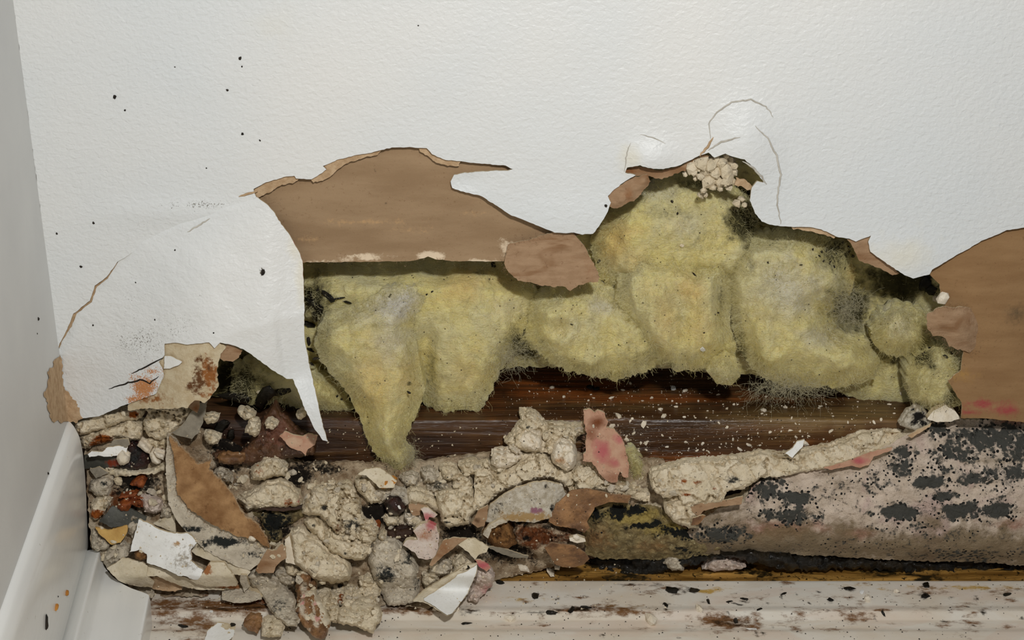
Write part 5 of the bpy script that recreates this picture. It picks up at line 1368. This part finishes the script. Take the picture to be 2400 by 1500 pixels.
# black wet mould below the board
bK = lambda u, v: np.interp(v, [1290, 1340, 1365], [0.004, 0.004, 0.0005])
chunk('wet_mould', [(1690, 1302), (1760, 1297), (1850, 1300), (1950, 1312), (2050, 1310), (2150, 1317), (2250, 1316), (2400, 1326), (2560, 1330), (2560, 1348), (2420, 1343), (2300, 1347), (2200, 1347), (2100, 1338), (2000, 1333), (1900, 1338), (1830, 1337), (1780, 1320)], 'long glistening black slime under the pinkish mouldy board', 'black', 'mould', T=2.2, base=bK, amp=3, res=5, rough=7)
chunk('wet_mould', [(1376, 1312), (1450, 1308), (1500, 1303), (1600, 1308), (1660, 1303), (1700, 1304), (1640, 1322), (1600, 1332), (1520, 1347), (1440, 1352), (1386, 1332)], 'glistening black slime under the olive mouldy lump', 'black', 'mould', T=2.2, base=bK, amp=3, res=5, rough=7)
chunk('wet_mould', [(1160, 1300), (1215, 1308), (1262, 1310), (1280, 1325), (1240, 1318), (1190, 1318), (1162, 1312)], 'small black slime patch left of the tan paper fan', 'black', 'mould', T=2, base=bK, amp=2, res=5, rough=2)
for pl, lab in [([(1553, 1320), (1565, 1303), (1590, 1300), (1605, 1318), (1602, 1336), (1575, 1338)], 'grey-green plaster crumb on the ochre strip under the olive lump'),
                ([(1645, 1334), (1668, 1312), (1700, 1303), (1725, 1318), (1750, 1330), (1720, 1337), (1680, 1338)], 'pinkish crumbly plaster lump on the ochre strip')]:
    chunk(G, pl, lab, 'gypg' if 'green' in lab else 'pinkwhite', T=4, lift=3, base=bK, amp=2)
for pl, lab in [([(1206, 1320), (1223, 1316), (1238, 1327), (1241, 1341), (1220, 1338)], 'pale plaster shard on the ochre strip, largest'),
                ([(1281, 1337), (1290, 1341), (1300, 1351), (1290, 1352)], 'tiny white sliver on the ochre strip'),
                ([(1299, 1328), (1313, 1327), (1311, 1336), (1300, 1335)], 'tiny white chip under the tan paper fan')]:
    chunk('plaster_sliver', pl, lab, 'pale', T=2, lift=3.5, base=bK, rough=0.6, res=4, facet=0.3)

def fuzz(o_, n_, L, mat, seed, near=5.0):
    """frayed paper fibres along the outline of a sheet"""
    mw = np.array([o_.matrix_world @ v.co for v in o_.data.vertices]) if o_.parent is None else np.array([Vector(v.co) + o_.location + o_.parent.location for v in o_.data.vertices])
    if o_.parent is None:
        mw = np.array([Vector(v.co) + o_.location for v in o_.data.vertices])
    cnt2 = {}
    for p in o_.data.polygons:
        if p.material_index == 1 and len(p.vertices) == 4:
            for i in p.vertices:
                cnt2[i] = 1
    idx = np.array(sorted(cnt2))
    c_ = mw.mean(0)
    out = mw[idx] - c_
    out /= np.linalg.norm(out, axis=1)[:, None]
    out[:, 1] -= 0.5
    f_ = strands('frayed_fibres', None, mw[idx], out * 1.3, n_, L, 0.00005, mat, seed, 0.1, 1.6)
    f_.parent = o_
    f_.location = f_.location - (o_.location + (o_.parent.location if o_.parent else Vector((0, 0, 0))))
    return f_


for nm_, lab_, n_, L_, mt_ in [('paper_face', None, 700, 0.0028, 'cardboard'), ('paper_scrap', 'salmon', 500, 0.0022, 'pinkpaper'), ('paper_lobe', 'pinkish tan', 350, 0.0016, 'brown2'), ('paper_lip', 'ragged', 350, 0.0018, 'brown2'),
                               ('backing_paper', 'large', 300, 0.0016, 'paper_edge'), ('backing_paper', 'wide', 300, 0.002, 'brown_r')]:
    for o_ in [q for q in bpy.data.objects if q.name.split('.')[0] == nm_]:
        own = o_.get('label', '')
        if (lab_ is None and o_.parent and o_.parent.name == 'plasterboard_scrap') or (lab_ and own.startswith(lab_)):
            fuzz(o_, n_, L_, mt_, 900 + n_)

# ------------------------------------------------------------------ small loose things, dropped on what lies below
bpy.context.view_layer.update()
DG = bpy.context.evaluated_depsgraph_get()


def drop(u, v):
    d = rays([u], [v])[0]
    d = Vector(d / np.linalg.norm(d))
    ok, loc, nr, idx, ob, mt = SC.ray_cast(DG, Vector(CAM) + d * 0.05, d)
    if not ok:
        return None
    if nr.dot(d) > 0:
        nr = -nr
    return loc, nr, ob


def crumb_mesh(name, mat, seed, flat_=1.0, sub=2, jag=0.35):
    import bmesh
    bm = bmesh.new()
    bmesh.ops.create_icosphere(bm, subdivisions=1 if mat in ('gyp', 'gypg', 'pale', 'white') else sub, radius=1.0)
    rg = random.Random(seed)
    V_ = np.array([v.co for v in bm.verts])
    n1_ = fbm(V_[:, 0] * 1.3 + seed * 3.1, V_[:, 1] * 1.3, V_[:, 2] * 1.3, 3, seed)
    n2_ = vnoise(V_[:, 0] * 3.1 + seed, V_[:, 1] * 3.1, V_[:, 2] * 3.1, seed + 5)
    for v, a_, b_ in zip(bm.verts, n1_, n2_):
        k_ = 1 + jag * (1.6 * a_ + 0.5 * b_)
        v.co = Vector((v.co.x * k_, v.co.y * k_ * 0.8, v.co.z * k_ * flat_))
    me = bpy.data.meshes.new(name)
    bm.to_mesh(me)
    bm.free()
    me.materials.append(M[mat])
    if mat in ('black', 'dirt'):
        me.polygons.foreach_set('use_smooth', np.ones(len(me.polygons), bool))
    return me


LIB = {}
for nm, mat, fl_, jag in [('gypsum_crumb', 'gyp', 0.75, 0.42), ('pale_crumb', 'pale', 0.7, 0.4), ('speck', 'pale', 0.5, 0.6), ('dirt_speck', 'dirt', 0.6, 0.5), ('wet_blob', 'black', 0.38, 0.5), ('chip', 'white', 0.25, 0.5),
                          ('grey_crumb', 'gypg', 0.7, 0.45), ('orange_bead', 'orange', 0.6, 0.25), ('black_hair', 'dirt', 0.3, 0.3)]:
    LIB[nm] = [crumb_mesh(nm, mat, 40 + i * 3, fl_, 2, jag) for i in range(9)]


def host_label(ob):
    while ob.parent is not None:
        ob = ob.parent
    l_ = ob.get('label', '')
    return l_, ob.name.split('.')[0]


PLM = [(1400, 905, 'below the coiled glass wool lump'), (1480, 1020, 'beside the salmon paper scrap'), (1640, 930, 'below the bright yellow fold'), (1850, 950, 'under the grey wispy fibres'),
       (1860, 1045, 'near the bright white leaning chip'), (2120, 950, 'near the mould-blotched plaster knob'), (1620, 1070, 'along the cracked gypsum band'), (1230, 940, 'beside the peaked gypsum mound'), (1990, 1000, 'on the pale streak of the grain')]


def put(name, lib, u, v, r_px, label, cat, group, rg, asp=1.0, ang=None, sink=0.35):
    h_ = drop(u, v)
    if h_ is None:
        return None
    loc, nr, ob = h_
    o_ = bpy.data.objects.new(name, rg.choice(LIB[lib]))
    COL.objects.link(o_)
    dist = (loc - Vector(CAM)).length
    r_ = r_px * dist / F
    q = nr.to_track_quat('Z', 'Y').to_matrix()
    rot = q @ Matrix.Rotation(rg.uniform(0, 6.28) if ang is None else ang, 3, 'Z')
    o_.rotation_euler = rot.to_euler()
    o_.scale = (r_ * asp, r_ / asp ** 0.5, r_)
    o_.location = loc + nr * r_ * sink * 0.6
    if '@' in label:
        hl, hn = host_label(ob)
        if not hl or len((label + hl).split()) > 16:
            hl = hn.replace('_', ' ')
        label = label.replace('@', hl)
        group = label
    if '#' in label:
        label = label.replace('#', min(PLM, key=lambda p_: math.hypot(p_[0] - u, (p_[1] - v) * 2))[2])
        group = label
    tag(o_, label, cat, group)
    return o_


rg = random.Random(5)
# crumbs hanging in the top of the hole
TOPC = [(1622, 392, 16), (1645, 382, 18), (1668, 386, 16), (1690, 380, 18), (1711, 379, 15), (1700, 400, 18), (1676, 406, 15), (1655, 402, 16), (1661, 422, 19), (1685, 425, 15), (1707, 420, 15), (1720, 402, 11), (1688, 441, 9), (1640, 456, 8),
        (1650, 446, 8), (1672, 440, 8), (1709, 440, 8), (1607, 408, 7), (1626, 405, 8), (1635, 392, 10), (1728, 478, 10), (1745, 480, 8), (1736, 467, 9), (1646, 462, 5), (1654, 457, 6), (1700, 432, 7), (1720, 425, 8), (1660, 375, 12), (1678, 372, 10), (1703, 366, 8), (1630, 418, 7), (1643, 414, 9), (1722, 388, 10)]
for i, (u, v, r_) in enumerate(TOPC):
    o_ = bpy.data.objects.new('gypsum_crumb', LIB['gypsum_crumb'][i % 6])
    COL.objects.link(o_)
    Yc = 0.0055 - 0.004 * rg.random() + (0.004 if v > 450 else 0)
    o_.location = at(u, v, Yc)[0]
    s_ = r_ * 1.2 / PXMM / 1000.0
    o_.scale = (s_, s_, s_ * 1.1)
    o_.rotation_euler = (rg.uniform(0, 6), rg.uniform(0, 6), rg.uniform(0, 6))
    tag(o_, 'cream gypsum crumb clustered in the peak of the torn hole', 'crumb', 'gypsum crumbs in the peak of the hole')
# white specks on the timber plate
cl = [(1340, 930, 120, 40), (1560, 930, 120, 40), (1480, 1010, 120, 50), (1720, 960, 150, 45), (1820, 1030, 120, 30), (1960, 990, 130, 45), (2080, 940, 60, 60), (1620, 1060, 130, 22), (1880, 950, 160, 40), (1750, 1010, 140, 40)]
cnt_ = 0
while cnt_ < 230:
    c_ = rg.choice(cl)
    u, v = rg.gauss(c_[0], c_[2] * 0.6), rg.gauss(c_[1], c_[3] * 0.6)
    if not (880 < v < 1085 and 1180 < u < 2160):
        continue
    hh = drop(u, v)
    if hh is None or hh[2].name.split('.')[0] != 'bottom_plate':
        if rg.random() < 0.97:
            continue
    r_ = min(10, 1.2 + rg.expovariate(0.6))
    put('plaster_speck', 'speck', u, v, r_, ('larger ' if r_ > 4.5 else '') + 'white plaster speck on the wet timber #', 'speck', 'white specks on the timber plate', rg, rg.uniform(1, 1.5))
    cnt_ += 1
SKIP = ('wall_back', 'paint_face', 'backing_paper', 'torn_paper', 'paper_lobe', 'wall_left', 'baseboard_left', 'crack', 'paper_lip', 'paint_layers', 'paper_face', 'mouldy_board')
# fine grit stuck to what it lies on: uncountable
for lab, zone, n_, mat, rr_ in [('fine white plaster dust sprinkled over the timber plate', (1180, 880, 2160, 1085), 900, 'pale', (0.5, 1.5)),
                                ('fine dark dirt grains sprinkled over the glass wool and heap', (720, 450, 2250, 1420), 900, 'dirt', (0.6, 2.2)),
                                ('fine dark dirt grains sprinkled over the ivory floor', (360, 1366, 2400, 1500), 420, 'dirt', (0.6, 2.4)),
                                ('fine glittering pale grains sprinkled over the glass wool', (730, 450, 2240, 900), 420, 'pale', (0.5, 1.4)),
                                ('fine cream plaster grit sprinkled over the heap', (210, 1000, 1560, 1430), 900, 'gyp', (0.8, 3.2))]:
    tet = np.array([[1, 0, -.4], [-.5, .87, -.4], [-.5, -.87, -.4], [0, 0, .8], [.3, .5, .5]])
    tf = [(0, 1, 4), (1, 3, 4), (3, 0, 4), (1, 2, 3), (2, 0, 3), (0, 2, 1)]
    per = {}
    for k_ in range(n_):
        u, v = rg.uniform(zone[0], zone[2]), rg.uniform(zone[1], zone[3])
        hh = drop(u, v)
        if hh is None:
            continue
        ho = hh[2]
        if 'fibres' in ho.name:
            ho = ho.parent or ho
        onm = ho.name.split('.')[0]
        if onm in SKIP or onm == 'fibre_wisp' or (ho.parent is not None and ho.parent.parent is not None):
            continue
        if 'timber' in lab and onm != 'bottom_plate':
            continue
        if 'ivory' in lab and onm != 'floor':
            continue
        if 'glass wool' in lab and 'heap' not in lab and 'glass' not in onm:
            continue
        s_ = rg.uniform(*rr_) ** 1.2 / PXMM / 1000.0
        q = (hh[1].to_track_quat('Z', 'Y').to_matrix() @ Matrix.Rotation(rg.uniform(0, 6.28), 3, 'Z'))
        VV, FF = per.setdefault(ho.name, ([], []))
        b0 = len(VV)
        for p_ in tet:
            VV.append(tuple(hh[0] + q @ Vector((p_[0] * s_ * rg.uniform(.7, 1.5), p_[1] * s_, p_[2] * s_ + 0.2 * s_))))
        FF += [tuple(b0 + i for i in f) for f in tf]
    for hn, (VV, FF) in per.items():
        ho = bpy.data.objects[hn]
        o_ = mesh_obj('dirt_grains' if mat == 'dirt' else 'plaster_grit', VV, FF, M[mat], None, None, False)
        o_.parent = ho
        o_.location = o_.location - ho.matrix_world.translation
        o_['kind'] = 'stuff'
# crumbs in the heap
hz = [(290, 1150, 70, 60), (370, 1140, 40, 60), (560, 1130, 60, 30), (700, 1110, 90, 20), (760, 1160, 60, 30), (880, 1130, 60, 25), (990, 1130, 70, 30), (1080, 1130, 60, 40), (1170, 1100, 60, 30), (1260, 1080, 60, 40), (1320, 1110, 60, 20), (1430, 1140, 60, 15),
      (700, 1360, 60, 30), (800, 1370, 60, 30), (940, 1230, 50, 30), (900, 1290, 60, 40), (620, 1280, 40, 30), (1050, 1330, 50, 20), (270, 1300, 40, 30), (1540, 1140, 40, 20), (1240, 990, 60, 25), (1330, 1010, 40, 20), (820, 1250, 40, 30), (840, 1400, 60, 30), (720, 1300, 40, 40)]
bad = ('paint_flap', 'paint_face', 'bottom_plate', 'glass_wool_tuft', 'baseboard_left', 'paper_face', 'paint_flake', 'floor')
cnt_ = 0
tries = 0
while cnt_ < 400 and tries < 4000:
    tries += 1
    c_ = rg.choice(hz)
    u, v = rg.gauss(c_[0], c_[2] * 0.6), rg.gauss(c_[1], c_[3] * 0.6)
    hh = drop(u, v)
    if hh is None or hh[2].name.split('.')[0] in bad:
        continue
    r_ = min(14, 2.6 + rg.expovariate(0.33))
    k_ = rg.random()
    if k_ < 0.7:
        put('gypsum_crumb', 'gypsum_crumb', u, v, r_, 'cream crumb lying on the @', 'crumb', 'cream crumbs in the rubble heap', rg, rg.uniform(1, 1.4))
    else:
        put('plaster_crumb', 'grey_crumb', u, v, r_, 'grey crumb lying on the @', 'crumb', 'grey crumbs in the rubble heap', rg, rg.uniform(1, 1.4))
    cnt_ += 1
# crumbs and chips on the floor, single ones
for (u, v, r_, lib, lab, asp) in [(1525, 1456, 20, 'pale_crumb', 'cream plaster crumb cluster piece lying alone on the ivory floor', 1.3), (1195, 1452, 15, 'pale_crumb', 'squarish cream plaster crumb on the brown floor line', 1.1), (1638, 1429, 11, 'pale_crumb', 'pale oval crumb above the big brown floor stain', 1.3),
                                  (1760, 1476, 11, 'chip', 'bright white chip right of the big brown floor stain', 1.4), (2020, 1389, 8, 'chip', 'white pointed chip standing on the black floor smear', 1.3), (2034, 1405, 12, 'pale_crumb', 'pale cream chip below the white pointed chip', 1.2),
                                  (2100, 1387, 7, 'pale_crumb', 'little cream crumb right of the white pointed chip', 1.2), (1018, 1430, 7, 'pale_crumb', 'small cream crumb under the white triangular flake', 1.0), (1070, 1430, 10, 'pale_crumb', 'round pinkish crumb at the foot of the white triangular flake', 1.0),
                                  (495, 1434, 6, 'chip', 'tiny white chip on the reddish floor stain', 1.0), (2210, 697, 16, 'pale_crumb', 'white plaster bead on the edge of the wide brown sheet', 1.1), (2195, 700, 10, 'pale_crumb', 'smaller white plaster bead on the edge of the wide brown sheet', 1.1),
                                  (1578, 912, 11, 'chip', 'white hooked chip on the timber plate', 1.4), (1384, 908, 10, 'wet_blob', 'shiny black bead on the timber plate by the glass wool', 1.0), (1397, 912, 8, 'wet_blob', 'smaller shiny black bead on the timber plate', 1.0),
                                  (612, 918, 9, 'pale_crumb', 'single white crumb in the dark hollow under the flap', 1.5), (1155, 620, 9, 'wet_blob', 'black bead under the edge of the big brown sheet', 1.2), (1646, 818, 10, 'chip', 'white diamond-shaped chip on the bright yellow fold', 1.4),
                                  (1599, 575, 6, 'pale_crumb', 'white round crumb on the greenish glass wool dome', 1.0), (155, 1390, 8, 'orange_bead', 'upper orange bead on the baseboard', 1.2), (130, 1423, 8, 'orange_bead', 'lower pale orange bead on the baseboard', 1.2), (1230, 1228, 6, 'wet_blob', 'black bead on the brown decayed bed', 1.0),
                                  (1350, 1258, 10, 'pale_crumb', 'white nub above the boat-shaped shard', 1.2), (935, 1188, 5, 'chip', 'small white chip on the shiny black lump', 1.3), (795, 1375, 11, 'wet_blob', 'wet black blob between the plaster lumps', 1.3), (590, 1262, 9, 'pale_crumb', 'white nub on the tip of the plasterboard scrap', 1.2),
                                  (2165, 662, 18, 'wet_blob', 'black mouldy knob where white wall meets the wide brown sheet', 1.0), (2178, 676, 16, 'wet_blob', 'lower black mouldy knob beside the wide brown sheet', 1.0)]:
    put({'pale_crumb': 'plaster_crumb', 'chip': 'paint_chip', 'wet_blob': 'mould_bead', 'orange_bead': 'resin_bead'}[lib], lib, u, v, r_, lab, {'pale_crumb': 'crumb', 'chip': 'chip', 'wet_blob': 'mould', 'orange_bead': 'bead'}[lib], None, rg, asp)
# black blobs on the floor
for (u, v, r_, asp) in [(1575, 1383, 15, 1.1), (1625, 1385, 12, 1.3), (1255, 1398, 11, 1.2), (1292, 1436, 9, 2.2), (1375, 1424, 10, 2.6), (1340, 1428, 9, 2.4), (1945, 1406, 8, 1.2), (1836, 1392, 6, 2.6), (1093, 1462, 9, 1.8), (2168, 1398, 10, 1.1), (2172, 1372, 10, 1.2), (1990, 1380, 9, 2.6), (1660, 1410, 7, 1.6), (1745, 1404, 7, 1.5), (1560, 1418, 7, 1.4), (1172, 1366, 9, 1.2),
                        (2360, 1394, 8, 1.6), (1725, 1455, 8, 2.6), (430, 1468, 9, 1.6), (545, 1465, 8, 1.0), (1710, 1410, 6, 1.5), (1095, 1330, 6, 1.0), (2070, 1438, 5, 2.0), (1780, 1428, 6, 2.0)]:
    put('mould_blob', 'wet_blob', u, v, r_ * 0.9, 'wet black mould blob stuck on the ivory floor', 'mould', 'black blobs on the ivory floor', rg, min(asp, 1.6), None, 0.1)
# dark specks on the wall, flap and baseboard
for (u, v, r_) in [(269, 227, 4.5), (563, 136, 4), (567, 156, 2), (533, 211, 3), (568, 314, 3.6), (609, 329, 2.4), (89, 748, 3.6), (87, 782, 2), (218, 762, 2.2), (318, 662, 2), (190, 625, 3.0), (133, 547, 2.5), (219, 522, 3), (484, 394, 1.8), (136, 1398, 2.2), (112, 1110, 4), (980, 60, 1.8), (410, 157, 1.6), (293, 258, 2.2), (410, 586, 2), (363, 749, 2), (501, 780, 1.8)]:
    put('dirt_speck', 'dirt_speck', u, v, r_, 'tiny dark speck stuck on the white paint', 'speck', 'dark specks on white paint', rg, 1.0)
put('dirt_speck', 'dirt_speck', 616, 638, 5.5, 'largest dark oval speck on the peeling flap', 'speck', None, rg, 1.3, 1.2)
put('dirt_speck', 'dirt_speck', 107, 1460, 8, 'dark streak on the baseboard groove', 'speck', None, rg, 2.0, 1.2)
# dark specks on the glass wool
sp = [(914, 693, 5), (958, 920, 6), (1012, 684, 4), (1405, 612, 6), (1626, 643, 6), (1420, 482, 5), (1575, 472, 5), (1588, 500, 4), (1340, 760, 4), (1147, 655, 4), (2180, 815, 6), (2165, 830, 6), (2215, 835, 7), (2230, 828, 5), (1800, 616, 4), (1878, 620, 4), (1980, 628, 5), (790, 928, 5), (800, 935, 5), (1650, 780, 3), (1684, 733, 4), (1676, 737, 3), (745, 680, 5), (2000, 600, 5), (1990, 590, 4), (740, 840, 7), (728, 820, 9), (724, 800, 10), (730, 855, 8), (1000, 690, 4),
      (1920, 600, 4), (1935, 588, 5), (1950, 600, 4), (1945, 615, 5), (1960, 596, 4), (1930, 612, 4), (1925, 590, 5), (1965, 580, 4), (1955, 625, 4), (1975, 570, 5), (1990, 578, 4), (1905, 585, 4)]
for (u, v, r_) in sp:
    put('dirt_speck', 'dirt_speck', u, v, r_ * 0.7, 'dark speck on the @', 'speck', 'dark specks in the glass wool', rg, rg.uniform(1, 1.8))
# black blobs in the dark hollow left of the tongue
for (u, v, r_, asp) in [(735, 710, 16, 1.2), (768, 692, 12, 1.5), (795, 698, 7, 2.6), (750, 725, 14, 1.5), (728, 690, 10, 1.0), (815, 708, 6, 2.0), (738, 740, 12, 1.8), (725, 760, 9, 1.6)]:
    put('black_blob', 'wet_blob', u, v, r_, 'black blob beside the peeling flap in the glass wool', 'crust', 'black blobs beside the flap', rg, asp)
for (u, v, r_, asp) in [(560, 925, 26, 1.8), (620, 930, 24, 1.9), (660, 915, 16, 1.6), (520, 1000, 16, 1.5), (540, 1020, 14, 1.4)]:  # black blobs in the hollow under the flap
    put('black_blob', 'wet_blob', u, v, r_, 'black blob in the dark hollow under the flap', 'crust', 'black blobs under the flap', rg, asp)
